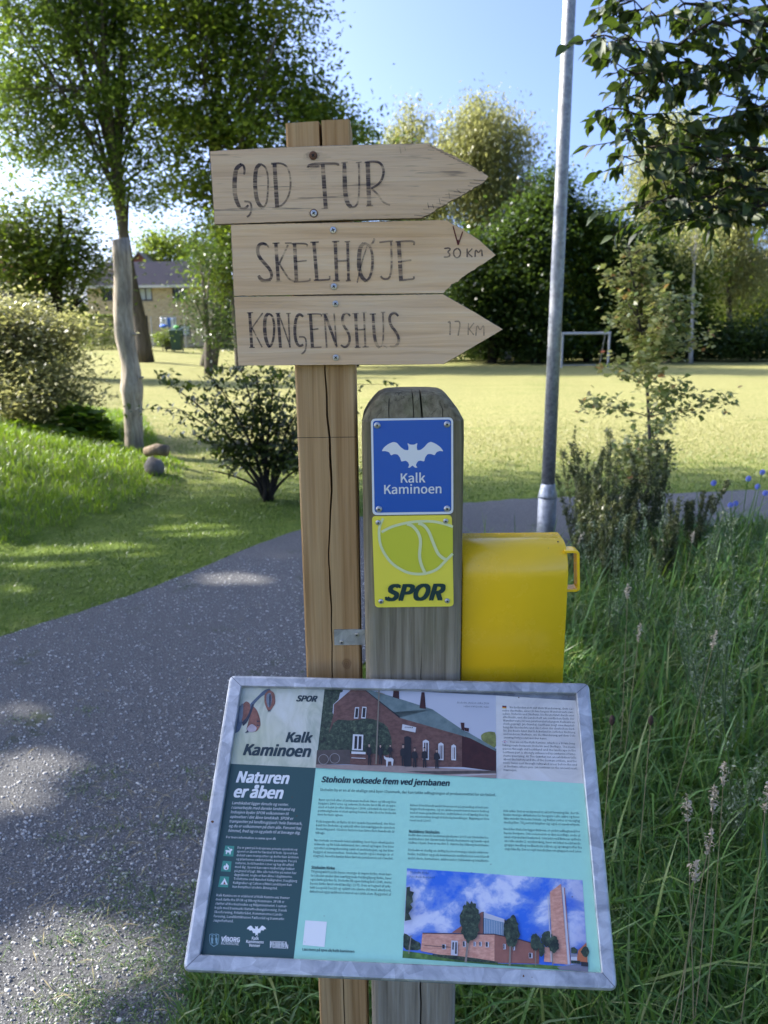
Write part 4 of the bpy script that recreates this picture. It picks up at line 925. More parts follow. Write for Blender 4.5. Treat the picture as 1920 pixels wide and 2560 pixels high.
for (cx, cy, r, col, nm, lab) in ((870, 690, 14, (.04, .14, .55), 'blue_tarp', 'bundled blue tarpaulin below the washing'), (963, 694, 12, (.10, .45, .08), 'green_sack', 'bright green sack on the wheelie bin')):
    p = on_y(cx * .458, 500 + cy * .458, 52.0); rr = r * .458 * 52 / F
    if nm == 'blue_tarp': rock(nm, (p[0], 53, p[2]), (rr * 1.5, rr * 1.3, rr * .75), plain(nm, col, .6), lab, 'tarpaulin', 5)
    else: rock(nm, (p[0], 52.0, p[2]), (rr * 1.2, rr, rr * .8), plain(nm, col, .5), lab, 'sack', 8)

# ------------------------------------------------------------------ goal and posts on the field
def c4p(cx, cy): return 1100 + .4943 * cx, 500 + .4943 * cy
gb = np.array(ground(*c4p(613, 850))); Dg = gb[1]
goal = thing('football_goal', tuple(gb), 'small white football goal at the far side of the field', 'goal'); mw = plain('goal_white_paint', (.42, .42, .40), .5)
a = on_y(*c4p(622, 679), Dg) - gb; c = on_y(*c4p(858, 676), Dg) - gb
mb = MB(); mb.tube([(0, 0, 0), (0, 0, a[2])], .05, 10); mb.build('post', mw, goal)
mb = MB(); mb.tube([(c[0], 0, -.05), (c[0], 0, a[2])], .05, 10); mb.build('post', mw, goal)
mb = MB(); mb.tube([(-.05, 0, a[2] + .03), (c[0] + .05, 0, a[2] + .03)], .06, 10); mb.build('crossbar', mw, goal)
mb = MB()
for x_ in (0, c[0]): mb.tube([(x_, .05, a[2]), (x_, .7, a[2]), (x_, 1.4, 0)], .022, 6)
mb.tube([(0, 1.4, .03), (c[0], 1.4, .03)], .022, 6); mb.build('back_frame', M['galv_dull'], goal)
p = gy_(c4p(374, 0)[0], 43); q = on_y(*c4p(374, 735), 43)
mk = thing('marker_post', tuple(p), 'thin grey marker post with a white box at the field edge', 'post'); mb = MB(); mb.tube([(0, 0, 0), (0, 0, q[2] - p[2])], .05, 8); mb.build('post', M['galv_dull'], mk)
mb = MB(); mb.box((-.5, -.12, .15), (-.12, .12, .75)); mb.build('box', mw, mk, bevel=.03)

# ------------------------------------------------------------------ lamp post
def c2p(cx, cy): return 700 + .4702 * cx, 900 + .4702 * cy
Dl = 5.35
lt = on_y(1431, -160, Dl); lb = on_y(1370, 1213, Dl); dirv = (lt - lb) / np.linalg.norm(lt - lb); foot = lb - dirv * (lb[2] / dirv[2])
lamp = thing('lamp_post', (foot[0], foot[1], 0), 'galvanised steel lamp post with a thicker base sleeve beside the path', 'lamp post')
s_ = np.linalg.norm(lb - CAM) / F
f0 = np.array([foot[0], foot[1], 0]); hc = (lb[2]) / dirv[2]
def al(t_): return tuple(foot + dirv * t_ - f0)
mb = MB(); mb.tube([al(hc - .06), al(hc + 1.2), al(hc + 2.5), al(6.4)], [.0475, .044, .041, .030], 28); mb.build('pole', M['galv_dull'], lamp, smooth=True)
mb = MB(); mb.tube([al(-.15), al(hc - .085)], [.066, .066], 28); mb.build('base_sleeve', M['galv_dull'], lamp, smooth=True)
mb = MB(); mb.tube([al(hc - .087), al(hc - .075), al(hc - .05), al(hc - .02), al(hc + .012)], [.0675, .068, .062, .054, .0482], 28); mb.build('collar', M['galv'], lamp, smooth=True)
mb = MB(); tpz = al(6.4); mb.loft([[(tpz[0] + dx * k, tpz[1] + dy * k, tpz[2] + z_) for dx, dy in ((-.45, -.13), (.2, -.13), (.2, .13), (-.45, .13))] for k, z_ in ((1, 0), (1, .05), (.7, .12))]); mb.build('lamp_head', M['galv_dull'], lamp)

# ------------------------------------------------------------------ pine post with arrow boards
PY = 1.18     # front plane of the pine post
TOPZ = on_y(795, 303, PY)[2]
pine_base = np.array([-.093 + .046 - .046, PY + .046, 0.0]); pine_base[0] = (on_y(712, 305, PY)[0] + on_y(876, 305, PY)[0]) / 2
sign = thing('signpost', tuple(pine_base), 'square pine post carrying three hand-lettered wooden arrow boards', 'signpost')
hw = .0455
crk = [(c2p(278, 1665), .0010), (c2p(274, 1400), .0011), (c2p(268, 1210), .0016), (c2p(258, 1080), .0011), (c2p(263, 900), .0013), (c2p(274, 700), .0016), (c2p(270, 560), .0020), (c2p(262, 420), .0017), (c2p(252, 300), .0016), (c2p(244, 150), .0014), (c2p(240, 50), .0012)]
cz = [(on_y(px, py, PY)[2], on_y(px, py, PY)[0] - pine_base[0], w) for (px, py), w in crk] + [(1.72, .001, .0016), (TOPZ + .01, .004, .0022)]
cz.insert(0, (-.1, cz[0][1] + .006, .001))
zs = np.unique(np.r_[-.15, np.linspace(0, TOPZ, 60), [c[0] for c in cz if c[0] < TOPZ]])
rings = []
for z_ in zs:
    xcx = float(np.interp(z_, [c[0] for c in cz], [c[1] for c in cz])) + .0006 * math.sin(z_ * 90); w = float(np.interp(z_, [c[0] for c in cz], [c[2] for c in cz]))
    e = .003
    r = [(-hw + e, -hw), (xcx - w, -hw), (xcx, -hw + .028), (xcx + w, -hw), (hw - e, -hw), (hw, -hw + e), (hw, hw - e), (hw - e, hw), (-hw + e, hw), (-hw, hw - e), (-hw, -hw + e)]
    dz = .0
    rings.append([(a_, b_, z_ + (0.004 * math.sin(a_ * 60) if z_ >= TOPZ - 1e-6 else 0)) for a_, b_ in r])
mb = MB(); mb.loft(rings); mb.build('post', M['pine'], sign)
mb = MB(); p = on_y(*c2p(93, 403), PY); q = on_y(*c2p(408, 409), PY); mb.box((p[0] - pine_base[0] - .001, -hw - .0004, q[2] - .0006), (hw, -hw + .001, q[2] + .0002)); mb.build('pencil_line', M['dark'], sign)
def c1p(cx, cy): return 500 + .4822 * cx, 280 + .4822 * cy
BYF, BT = PY - .0165, .016
def bl(cx, cy, y=BYF): p = on_y(*c1p(cx, cy), y); return p - pine_base
def screwhead(parent, c, r, mat, rusty=False):
    mb = MB(); ring = lambda rr, y: [(c[0] + rr * math.cos(a), y, c[2] + rr * math.sin(a)) for a in np.linspace(0, 2 * math.pi, 20, endpoint=False)]
    mb.loft([ring(r, c[1]), ring(r, c[1] - .0006), ring(r * .86, c[1] - .0016), ring(r * .3, c[1] - .0020)])
    ang = random.random()
    for k in range(2):
        a = ang + k * math.pi / 2; dx, dz = math.cos(a), math.sin(a); L, w = r * .5, r * .13; y = c[1] - .0023
        mb.poly([(c[0] + dx * L + dz * w, y, c[2] + dz * L - dx * w), (c[0] + dx * L - dz * w, y, c[2] + dz * L + dx * w), (c[0] - dx * L - dz * w, y, c[2] - dz * L + dx * w), (c[0] - dx * L + dz * w, y, c[2] - dz * L - dx * w)], [(0, 1, 2, 3)], 1)
    if rusty: mb.loft([ring(r * 1.22, c[1] + .0002), ring(r * 1.15, c[1] - .0007), ring(r * 1.0, c[1] - .0008)], 2, caps=False)
    return mb.build('screw', [mat, M['dark'], M['rust']], parent)
def stroke(pts, w, y, mbv, op=1.0, w2=None):
    P3 = [bl(px, py, y) for px, py in pts]
    # smooth by Chaikin
    for _ in range(2):
        if len(P3) > 2:
            Q = [P3[0]]
            for a, b_ in zip(P3[:-1], P3[1:]): Q += [a * .75 + b_ * .25, a * .25 + b_ * .75]
            P3 = Q + [P3[-1]]
    ww = w * .4822 * 1.14 / F * .5; n = len(P3); L, R = [], []
    for i in range(n):
        t_ = P3[min(i + 1, n - 1)] - P3[max(i - 1, 0)]; t_ = t_ / (np.linalg.norm(t_) + 1e-9); nn = np.array([-t_[2], 0, t_[0]]); f = 1.0 if w < 11 or n < 5 else (.55 + .45 * math.sin(math.pi * min(1, max(0, i / (n - 1)))) ** .5)
        L.append(P3[i] + nn * ww * f); R.append(P3[i] - nn * ww * f)
    o = len(mbv[0]); mbv[0] += L + R
    for i in range(n - 1): mbv[1].append((o + i, o + i + 1, o + n + i + 1, o + n + i)); mbv[2].append(op)
def lettering(parent, strokes, y, name='lettering', mat=None):
    mbv = [[], [], []]
    for k, s in enumerate(strokes): stroke(s[0], s[1], y - .00004 * k, mbv, s[2] if len(s) > 2 else (.86 if s[1] > 10 else .7))
    me = mesh_np(name, np.array(mbv[0]), [np.array(mbv[1])], mat or M['ink'], np.array(mbv[2])); return link(name, me, parent)
def board(outline, mat, label, y=BYF, rough_edges=()):
    pts = []
    m = len(outline)
    for i in range(m):
        a, b_ = np.array(outline[i], float), np.array(outline[(i + 1) % m], float); L = np.linalg.norm(b_ - a); k = max(1, int(L / 12))
        for j in range(k):
            p = a + (b_ - a) * j / k
            if i in rough_edges and j: p = p + rng.normal(0, 2.6, 2)
            elif j: p = p + rng.normal(0, .45, 2)
            pts.append(p)
    F_ = [bl(px, py, y) for px, py in pts]; mb = MB(); n = len(F_)
    e = .0009; cen = np.mean(F_, axis=0)
    ins = [f + (cen - f) / np.linalg.norm(cen - f) * e for f in F_]
    mb.loft([[tuple(f) for f in ins], [tuple(f + [0, e, 0]) for f in F_], [tuple(f + [0, BT - e, 0]) for f in F_], [tuple(f + [0, BT, 0]) for f in ins]])
    # ply edge slightly darker on the side faces
    nf = len(mb.f); mb.m = [1] * n + [1] * n + [1] * n + [0, 0]
    return mb.build('arrow_board', [mat, M['plyedge']], sign, label=label)
M['plyedge'] = plain('plywood_edge', (.26, .19, .12), .9)
b1 = board([(50, 203), (300, 188), (700, 172), (1180, 162), (1240, 190), (1340, 240), (1430, 290), (1497, 335), (1480, 358), (1400, 405), (1270, 482), (1150, 550), (700, 562), (75, 582)], M['ply_worn'], 'weathered top arrow board reading GOD TUR', rough_edges=(3, 4, 5, 6, 8, 9, 10))
b2 = board([(158, 584), (700, 572), (1235, 560), (1285, 561), (1310, 580), (1350, 600), (1450, 664), (1535, 742), (1480, 782), (1380, 845), (1300, 905), (1265, 940), (700, 947), (175, 954)], M['ply'], 'middle arrow board reading SKELHØJE 30 KM', y=BYF + .0015, rough_edges=(8, 9, 10))
b3 = board([(175, 958), (700, 951), (1262, 944), (1420, 1035), (1572, 1127), (1420, 1217), (1265, 1307), (1100, 1310), (197, 1315)], M['ply'], 'lowest arrow board reading KONGENSHUS 17 KM', y=BYF + .0005)
K = 22; T = 9
god = [([(215, 272), (188, 290), (180, 340), (178, 400), (186, 455), (205, 495)], K), ([(205, 268), (226, 276), (232, 300), (228, 325)], 11), ([(205, 495), (222, 503), (240, 497), (250, 482)], 12), ([(230, 463), (262, 465), (268, 500), (260, 532), (243, 545)], T),
       ([(312, 270), (290, 290), (284, 360), (290, 440), (305, 480), (325, 497)], 20), ([(312, 268), (342, 285), (354, 340), (352, 420), (345, 475), (327, 497)], T),
       ([(386, 266), (400, 498)], 20), ([(368, 268), (430, 264), (462, 298), (472, 370), (462, 430), (440, 470), (412, 492), (375, 500)], T),
       ([(556, 290), (566, 272), (640, 266), (716, 268), (718, 278)], 12), ([(560, 288), (620, 282)], 13, .6), ([(636, 270), (652, 500)], 20), ([(630, 501), (664, 499)], 6),
       ([(748, 262), (750, 340), (752, 420), (764, 475), (785, 494)], K), ([(785, 494), (808, 490), (822, 460), (826, 380), (823, 262)], T), ([(733, 263), (766, 260)], 6), ([(808, 262), (838, 259)], 6),
       ([(869, 258), (877, 485)], 21), ([(853, 262), (900, 254), (935, 262), (955, 300), (945, 350), (920, 380), (888, 395)], 12), ([(888, 395), (925, 430), (950, 470), (985, 482)], 9), ([(862, 487), (897, 485)], 6)]
lettering(b1, god, BYF - .0003)
lettering(b1, [([(1015, 176), (1050, 178), (1098, 172)], 16, .18), ([(1035, 180), (1042, 215)], 6, .25), ([(1060, 180), (1066, 200)], 6, .25), ([(1180, 196), (1215, 200)], 5, .3), ([(1180, 470), (1186, 500)], 5, .5), ([(1205, 478), (1212, 500)], 4, .5), ([(1240, 448), (1246, 480)], 5, .45), ([(1290, 418), (1296, 450)], 4, .45), ([(1330, 400), (1352, 420)], 5, .45)] +
          [([(1180 + 22 * i, 174 + 11.2 * i), (1215 + 22 * i + rng.uniform(-12, 25), 180 + 11.6 * i)], 4, .55) for i in range(13)] + [([(1480 - 26 * i, 356 + 15.4 * i), (1440 - 26 * i - rng.uniform(0, 40), 352 + 15.2 * i)], 4, .5) for i in range(13)], BYF - .0002, 'weather_marks')['kind'] = 'stuff'
skel = [([(345, 688), (322, 680), (302, 692), (297, 722), (308, 755), (335, 785), (362, 815), (374, 845), (365, 868)], 17), ([(357, 705), (345, 685), (325, 679)], 8), ([(365, 868), (340, 878), (316, 870), (303, 848)], 19),
        ([(393, 680), (406, 878)], 17), ([(376, 681), (412, 679)], 6), ([(392, 880), (424, 878)], 6), ([(456, 690), (408, 792)], T), ([(412, 788), (440, 835), (466, 872), (492, 878)], T), ([(440, 680), (475, 679)], 6),
        ([(490, 682), (500, 878)], 18), ([(475, 683), (556, 681), (555, 700)], 8), ([(498, 776), (553, 771)], 7), ([(486, 880), (570, 877), (570, 862)], 8),
        ([(590, 674), (606, 872)], 17), ([(572, 676), (615, 674)], 7), ([(590, 873), (655, 870), (673, 868), (672, 850)], 8),
        ([(701, 670), (709, 872)], 17), ([(684, 672), (722, 670)], 7), ([(690, 875), (724, 874)], 7), ([(765, 674), (770, 872)], 14), ([(750, 673), (778, 671)], 7), ([(756, 875), (782, 873)], 7), ([(708, 773), (768, 770)], 9),
        ([(850, 680), (830, 700), (824, 750), (824, 810), (836, 855), (862, 878)], 21), ([(850, 680), (880, 690), (895, 740), (894, 810), (882, 855), (862, 878)], 13), ([(905, 656), (890, 690), (868, 690)], 10), ([(868, 690), (835, 790), (815, 885)], 7),
        ([(930, 676), (965, 671), (1000, 668)], 8), ([(990, 672), (994, 760), (992, 825), (982, 862), (962, 868), (944, 862), (938, 850)], 10),
        ([(1030, 672), (1042, 870)], 20), ([(1014, 674), (1070, 668), (1113, 671), (1108, 690)], 9), ([(1042, 773), (1096, 768)], 8), ([(1032, 873), (1085, 868), (1110, 866), (1108, 852)], 9),
        ([(1266, 708), (1290, 704), (1300, 712), (1282, 726), (1298, 738), (1290, 752), (1264, 752)], 7, .75), ([(1335, 706), (1316, 716), (1314, 742), (1330, 758), (1348, 748), (1352, 722), (1337, 706)], 7, .75), ([(1385, 708), (1385, 753)], 7, .75), ([(1412, 708), (1388, 732)], 6, .75), ([(1390, 732), (1412, 752)], 6, .75), ([(1426, 752), (1428, 708), (1444, 734), (1460, 706), (1463, 748)], 7, .75)]
lettering(b2, skel[:-6], BYF + .0012); lettering(b2, skel[-6:], BYF + .0012, 'distance_lettering')
def stain(parent, cx, cy, rx, ry, y, op, n_=22):
    c = bl(cx, cy, y); mbv = [[c], [], []]
    V = [c] + [bl(cx + rx * math.cos(a) * rng.uniform(.75, 1.2), cy + ry * math.sin(a) * rng.uniform(.8, 1.15), y) for a in np.linspace(0, 2 * math.pi, n_, endpoint=False)]
    me = mesh_np('stain', np.array(V), [np.array([[0, i + 1, (i + 1) % n_ + 1] for i in range(n_)])], M['ink'], np.full(n_, op)); link('stain', me, parent)
for cx, cy, rx, ry, op in ((587, 226, 36, 26, .16), (600, 232, 70, 24, .09), (590, 525, 28, 22, .18), (588, 300, 22, 60, .06)): stain(b1, cx, cy, rx, ry, BYF - .00015 - op * .0003, op)
stain(b2, 692, 612, 24, 22, BYF + .0013, .10); stain(b2, 694, 905, 26, 20, BYF + .0013, .12); stain(b3, 704, 1273, 26, 18, BYF + .0003, .08); stain(b2, 1335, 620, 60, 26, BYF + .00125, .07)
red = N('red_felt_pen').base((.12, .03, .025), .8, 0, .2)
lettering(b2, [([(1312, 592), (1325, 640), (1338, 690)], 6, 1), ([(1338, 690), (1350, 655), (1362, 620)], 6, 1), ([(1340, 686), (1336, 662)], 9, 1)], BYF + .0009, 'red_mark', red)
kong = [([(257, 1040), (268, 1218)], 15), ([(243, 1042), (275, 1040)], 6), ([(256, 1221), (284, 1220)], 6), ([(325, 1042), (266, 1125)], 7), ([(270, 1120), (296, 1170), (322, 1220)], 7),
        ([(354, 1044), (338, 1062), (334, 1110), (338, 1165), (350, 1205), (362, 1220)], 18), ([(354, 1044), (376, 1056), (386, 1110), (382, 1170), (372, 1205), (360, 1220)], 12),
        ([(404, 1044), (417, 1222)], 15), ([(392, 1045), (416, 1043)], 6), ([(408, 1046), (440, 1135), (468, 1220)], 7), ([(458, 1045), (466, 1222)], 8), ([(446, 1045), (470, 1043)], 6),
        ([(535, 1062), (518, 1046), (500, 1060), (491, 1110), (492, 1165), (503, 1205), (520, 1215), (535, 1205)], 15), ([(513, 1166), (545, 1165), (552, 1200), (546, 1240), (526, 1256)], 8),
        ([(572, 1046), (583, 1220)], 16), ([(556, 1048), (630, 1045), (629, 1060)], 7), ([(580, 1128), (614, 1124)], 7), ([(572, 1222), (630, 1219)], 7),
        ([(645, 1048), (657, 1222)], 9), ([(634, 1047), (662, 1046)], 6), ([(648, 1050), (680, 1135), (710, 1220)], 14), ([(695, 1042), (708, 1220)], 8),
        ([(778, 1058), (765, 1040), (745, 1046), (735, 1075), (745, 1110), (768, 1140), (778, 1175), (770, 1208), (750, 1222), (730, 1208)], 13), 
        ([(806, 1044), (816, 1220)], 16), ([(850, 1038), (857, 1217)], 10), ([(812, 1131), (855, 1127)], 8), ([(790, 1045), (822, 1044)], 6), ([(838, 1039), (864, 1038)], 6), ([(802, 1221), (832, 1220)], 6), ([(843, 1219), (875, 1217)], 6),
        ([(897, 1047), (900, 1110), (904, 1165), (914, 1205), (930, 1222)], 16), ([(930, 1222), (946, 1210), (952, 1150), (948, 1040)], 8), ([(880, 1048), (912, 1047)], 6), ([(938, 1039), (960, 1038)], 6), ([(950, 1210), (970, 1222)], 6),
        ([(1028, 1058), (1012, 1040), (990, 1046), (980, 1075), (990, 1108), (1015, 1138), (1032, 1172), (1026, 1205), (1005, 1218), (984, 1214)], 14),
        ([(1285, 1092), (1298, 1082), (1296, 1156)], 7, .5), ([(1320, 1086), (1352, 1084), (1338, 1160)], 7, .5), ([(1392, 1096), (1390, 1156)], 6, .5), ([(1420, 1094), (1395, 1126)], 6, .5), ([(1396, 1126), (1420, 1156)], 6, .5), ([(1430, 1160), (1436, 1096), (1452, 1138), (1472, 1096), (1472, 1160)], 6, .5)]
lettering(b3, kong[:-6], BYF + .0002); lettering(b3, kong[-6:], BYF + .0002, 'distance_lettering')
for bd, (cx, cy), mt, ru, yy in ((b1, (587, 226), M['rust'], True, 0), (b1, (590, 525), M['steel'], True, 0), (b2, (690, 612), M['steel'], False, .0015), (b2, (694, 905), M['steel'], False, .0015), (b3, (702, 994), M['steel'], False, .0005), (b3, (704, 1273), M['steel'], False, .0005)):
    c = bl(cx, cy, BYF + yy); c[1] = BYF + yy - pine_base[1]; screwhead(bd, c, .0048, mt, ru)
# steel bracket tying the posts together
p = on_y(*c2p(287, 1432), PY) - pine_base; q = on_y(*c2p(446, 1512), PY) - pine_base
mb = MB(); mb.box((p[0], -hw - .0025, q[2]), (q[0], -hw - .0003, p[2])); mb.box((q[0], -hw - .0025, q[2]), (q[0] + .0022, -hw + .05, p[2]))
br_ = mb.build('bracket', M['galv'], sign)
for cx, cy in ((408, 1458), (328, 1498)):
    c = on_y(*c2p(cx, cy), PY) - pine_base; c[1] = -hw - .0025; screwhead(br_, c, .004, M['steel'])

# ------------------------------------------------------------------ text helpers
FONT = None
try: FONT = bpy.data.fonts.load(os.path.join(bpy.utils.resource_path('LOCAL'), 'datafiles', 'fonts', 'Noto Sans CJK Regular.woff2'))
except Exception: FONT = None
CAPH = [1.0]
def text_arrays(s, shear=0.0, res=2):
    cu = bpy.data.curves.new('txt', 'FONT'); cu.body = s; cu.size = 1; cu.shear = shear; cu.resolution_u = res
    if FONT: cu.font = FONT
    o = bpy.data.objects.new('txt', cu); me = bpy.data.meshes.new_from_object(o)
    V = np.zeros(len(me.vertices) * 3, np.float32); me.vertices.foreach_get('co', V); V = V.reshape(-1, 3)[:, :2].astype(float)
    V /= CAPH[0]
    Fc = [tuple(p.vertices) for p in me.polygons]; bpy.data.objects.remove(o); bpy.data.curves.remove(cu); bpy.data.meshes.remove(me)
    return V, Fc
_v, _ = text_arrays('H', 0, 1); CAPH[0] = float(_v[:, 1].max() - _v[:, 1].min()) / .72
class Sheet:
    """a flat printed sheet: local (u right, v down, w out) in metres mapped into an object's space"""
    def __init__(s, o, eu, ev, ew): s.o, s.eu, s.ev, s.ew = [np.array(a, float) for a in (o, eu, ev, ew)]; 
    def P(s, u, v, w): return s.o + s.eu * u + s.ev * v + s.ew * w
def put_text(mb, sh, s, u0, v0, u1, w, shear=0.0, bold=0.0, size=None, m=0, res=2, align='L', v1=None, vs=1.0):
    V, Fc = text_arrays(s, shear, res)
    if not len(V): return 0
    x0, x1 = V[:, 0].min(), V[:, 0].max()
    k = (u1 - u0) / (x1 - x0) if size is None else size
    if align == 'C': u0 = u0 - (x1 - x0) * k / 2
    if align == 'R': u0 = u0 - (x1 - x0) * k
    sl = 0 if v1 is None else (v1 - v0) / max(1e-6, u1 - u0)
    shifts = [(0, 0)] if not bold else [(-bold, -bold * .6), (bold, -bold * .6), (bold, bold * .6), (-bold, bold * .6), (0, 0)]
    for i, (dx, dy) in enumerate(shifts):
        U = u0 + (V[:, 0] - x0 + dx) * k; Vv = v0 - (V[:, 1] + dy) * k * vs + sl * (U - u0)
        vs_, fs_ = [], []
        for j, f_ in enumerate(Fc):
            n0 = len(vs_); vs_ += [sh.P(U[q_], Vv[q_], w + i * 8e-5 + (j % 9) * 8e-6) for q_ in f_]; fs_.append(tuple(range(n0, len(vs_))))
        mb.poly(vs_, fs_, m)
    return k
def poly_on(mb, sh, pts, w, m): mb.poly([sh.P(u, v, w) for u, v in pts], [tuple(range(len(pts)))], m)
def flat(name, c, rough=.35, var=0):
    n = N(name)
    if var: 
        v = n.noise(n.coord(), 90, 4, .7); n.base(n.ramp(v, [(.35, tuple(x * (1 - var) for x in c)), (.65, tuple(min(1, x * (1 + var)) for x in c))]), rough)
    else: n.base(c, rough)
    return n.mat

# ------------------------------------------------------------------ weathered post with two plates
GY = 1.14
gl, gr = on_y(906, 1215, GY)[0], on_y(1160, 1215, GY)[0]
gc = (gl + gr) / 2; gw = (gr - gl) / 2; gz = on_y(1030, 979, GY + .045)[2]
wp_base = np.array([gc, GY + gw, 0.0])
wpost = thing('marker_bollard', tuple(wp_base), 'thick weathered grey timber post with a blue plate above a yellow one', 'post')
prof = [(-.15, 0, .012), (.3, 0, .012), (.8, 0, .012), (gz - .066, 0, .012), (gz - .040, .0005, .013), (gz - .024, .009, .016), (gz - .011, .019, .018), (gz - .004, .026, .018), (gz, .034, .018), (gz + .0015, .045, .014)]
rings = []
zz = np.linspace(.3, gz - .066, 30); full = [(z_, 0, .012) for z_ in zz[1:-1]]
prof = prof[:2] + full + prof[3:]
cracks = [(-.012, .0012), (.036, .001), (-.040, .0009), (.012, .0008)]
crx = on_y(*c2p(752, 1500), GY)[0] - gc
def gring(z_, ins, rad):
    w = gw - ins; r = []
    front = [(-w + rad, -w)]
    for cx_, cw in sorted([(crx, .0016), (-.035, .0007), (.045, .0007), (.0, .0007)]):
        d = .018; act = 1.0
        if cx_ == crx: act = np.clip((1.10 - z_) * 6, 0, 1) if z_ < 1.2 else np.clip((z_ - (gz - .055)) * 40, 0, 1)
        else: act = np.clip((z_ - (gz - .06)) * 40, 0, 1)
        xx_ = cx_ + .001 * math.sin(z_ * 70 + cx_ * 90)
        if abs(xx_) < w - rad - .004: front += [(xx_ - cw * act - 1e-5, -w), (xx_, -w + d * act + 1e-6), (xx_ + cw * act + 1e-5, -w)]
        else: front += [(np.sign(xx_) * (w - rad) * (.98), -w)] * 3
    front.append((w - rad, -w))
    def corner(cx_, cy_, a0): return [(cx_ + rad * math.cos(a0 + t_), cy_ + rad * math.sin(a0 + t_)) for t_ in np.linspace(0, math.pi / 2, 5)[1:]]
    r = front + corner(w - rad, -w + rad, -math.pi / 2) + [(w, w - rad)] + corner(w - rad, w - rad, 0) + [(-w + rad, w)] + corner(-w + rad, w - rad, math.pi / 2) + [(-w, -w + rad)] + corner(-w + rad, -w + rad, math.pi)[:-1]
    return [(a_, b_, z_) for a_, b_ in r]
for z_, ins, rad in prof: rings.append(gring(z_, ins, rad))
mb = MB(); mb.loft(rings); po = mb.build('post', M['grey'], wpost)
M['plate_blue'] = flat('blue_plate_print', (.003, .10, .45), .3); M['white_print'] = flat('white_print', (.82, .82, .80), .35)
M['plate_yel'] = flat('yellow_plate_print', (.95, .80, .08), .33); M['ball'] = flat('olive_yellow_print', (.68, .66, .05), .33); M['cream'] = flat('cream_print', (.78, .80, .42), .35); M['teal_ink'] = flat('dark_teal_print', (.008, .045, .045), .4)
def rrect(a, b_, c, d, r, k=5):
    """rounded rectangle from corner points given as pixel quads -> list in px"""
    q = [np.array(p, float) for p in (a, b_, c, d)]; out = []
    for i in range(4):
        p, pp, pn = q[i], q[i - 1], q[(i + 1) % 4]; d0 = (pp - p) / np.linalg.norm(pp - p); d1 = (pn - p) / np.linalg.norm(pn - p)
        for t_ in np.linspace(0, 1, k): 
            A, B = p + d0 * r, p + d1 * r; out.append((1 - t_) ** 2 * A + 2 * t_ * (1 - t_) * p + t_ ** 2 * B)
    return out
def gp(cx, cy, y): p = on_y(*c2p(cx, cy), y) - wp_base; return p
def plate(name, corners, r, mat_face, y0, th, label):
    pts = rrect(*corners, r); f = [gp(px, py, y0) for px, py in pts]; mb = MB()
    mb.loft([[tuple(p + [0, -th, 0]) for p in f], [tuple(p) for p in f]]); return mb.build(name, mat_face, wpost, label=label)
PF = GY - .0005; TH = .0022
def shape(parent, name, pts, y, mat): mb = MB(); mb.poly([tuple(gp(px, py, y)) for px, py in pts], [tuple(range(len(pts)))]); return mb.build(name, mat, parent)
blue = plate('blue_plate', [(483, 312), (920, 305), (921, 817), (492, 823)], 26, M['white_print'], PF, TH, 'blue plate with a white bat emblem')
shape(blue, 'blue_field', rrect((494, 323), (910, 316), (911, 806), (503, 812), 18), PF - TH - .0002, M['plate_blue'])
BAT = [(540, 485), (552, 465), (575, 447), (602, 435), (622, 440), (640, 462), (662, 478), (682, 480), (684, 465), (677, 440), (692, 450), (714, 450), (731, 440), (727, 463), (730, 480), (748, 478), (768, 462), (785, 442), (802, 434), (828, 445), (852, 462), (870, 486), (850, 483), (832, 490), (822, 507), (805, 500), (785, 500), (772, 517), (767, 540), (748, 535), (735, 537), (727, 548), (722, 560), (731, 572), (718, 573), (704, 560), (690, 573), (680, 572), (687, 560), (682, 545), (670, 535), (655, 538), (645, 540), (638, 518), (625, 502), (605, 500), (590, 508), (580, 490), (560, 484)]
def smooth_poly(P, it=1):
    P = [np.array(p, float) for p in P]
    for _ in range(it):
        Q = []
        for a, b_ in zip(P, P[1:] + P[:1]): Q += [a * .82 + b_ * .18, a * .18 + b_ * .82]
        P = Q
    return P
shape(blue, 'bat_emblem', smooth_poly(BAT), PF - TH - .0005, M['white_print'])
sc_px = .4702 * 1.14 / F * 1.02
org = gp(555, 712, PF - TH - .0005); eu = gp(857, 708, PF - TH - .0005) - org; W_ = np.linalg.norm(eu); eu /= W_; shp = Sheet(org, eu, (-eu[2] * 0, 0, -1), (0, -1, 0))
mb = MB(); put_text(mb, shp, 'Kaminoen', 0, 0, W_, 0, bold=.018, res=4); o2 = gp(643, 652, PF - TH - .0005) - org
put_text(mb, shp, 'Kalk', o2 @ eu, -o2[2], (gp(771, 650, PF) - org) @ eu, 0, bold=.018, res=4); mb.build('lettering', M['white_print'], blue)
yel = plate('yellow_plate', [(489, 829), (913, 823), (923, 1307), (505, 1313)], 22, M['plate_yel'], PF - .0003, TH, 'yellow plate with a pale ball outline reading SPOR')
yb = PF - .0003 - TH
arc = [(540, 915), (600, 885), (700, 862), (800, 858), (870, 870), (919, 887)]
left = [(919, 1030), (880, 1068), (840, 1108), (800, 1128), (750, 1138), (700, 1135), (655, 1120), (600, 1085), (562, 1040), (535, 985), (527, 930), (530, 885), (548, 842)]
def spline_px(P, n=40):
    return [tuple(p) for p in resample(P, n)]
shape(yel, 'ball_field', spline_px(arc, 30) + spline_px(left[:-2], 40), yb - .0002, M['ball'])
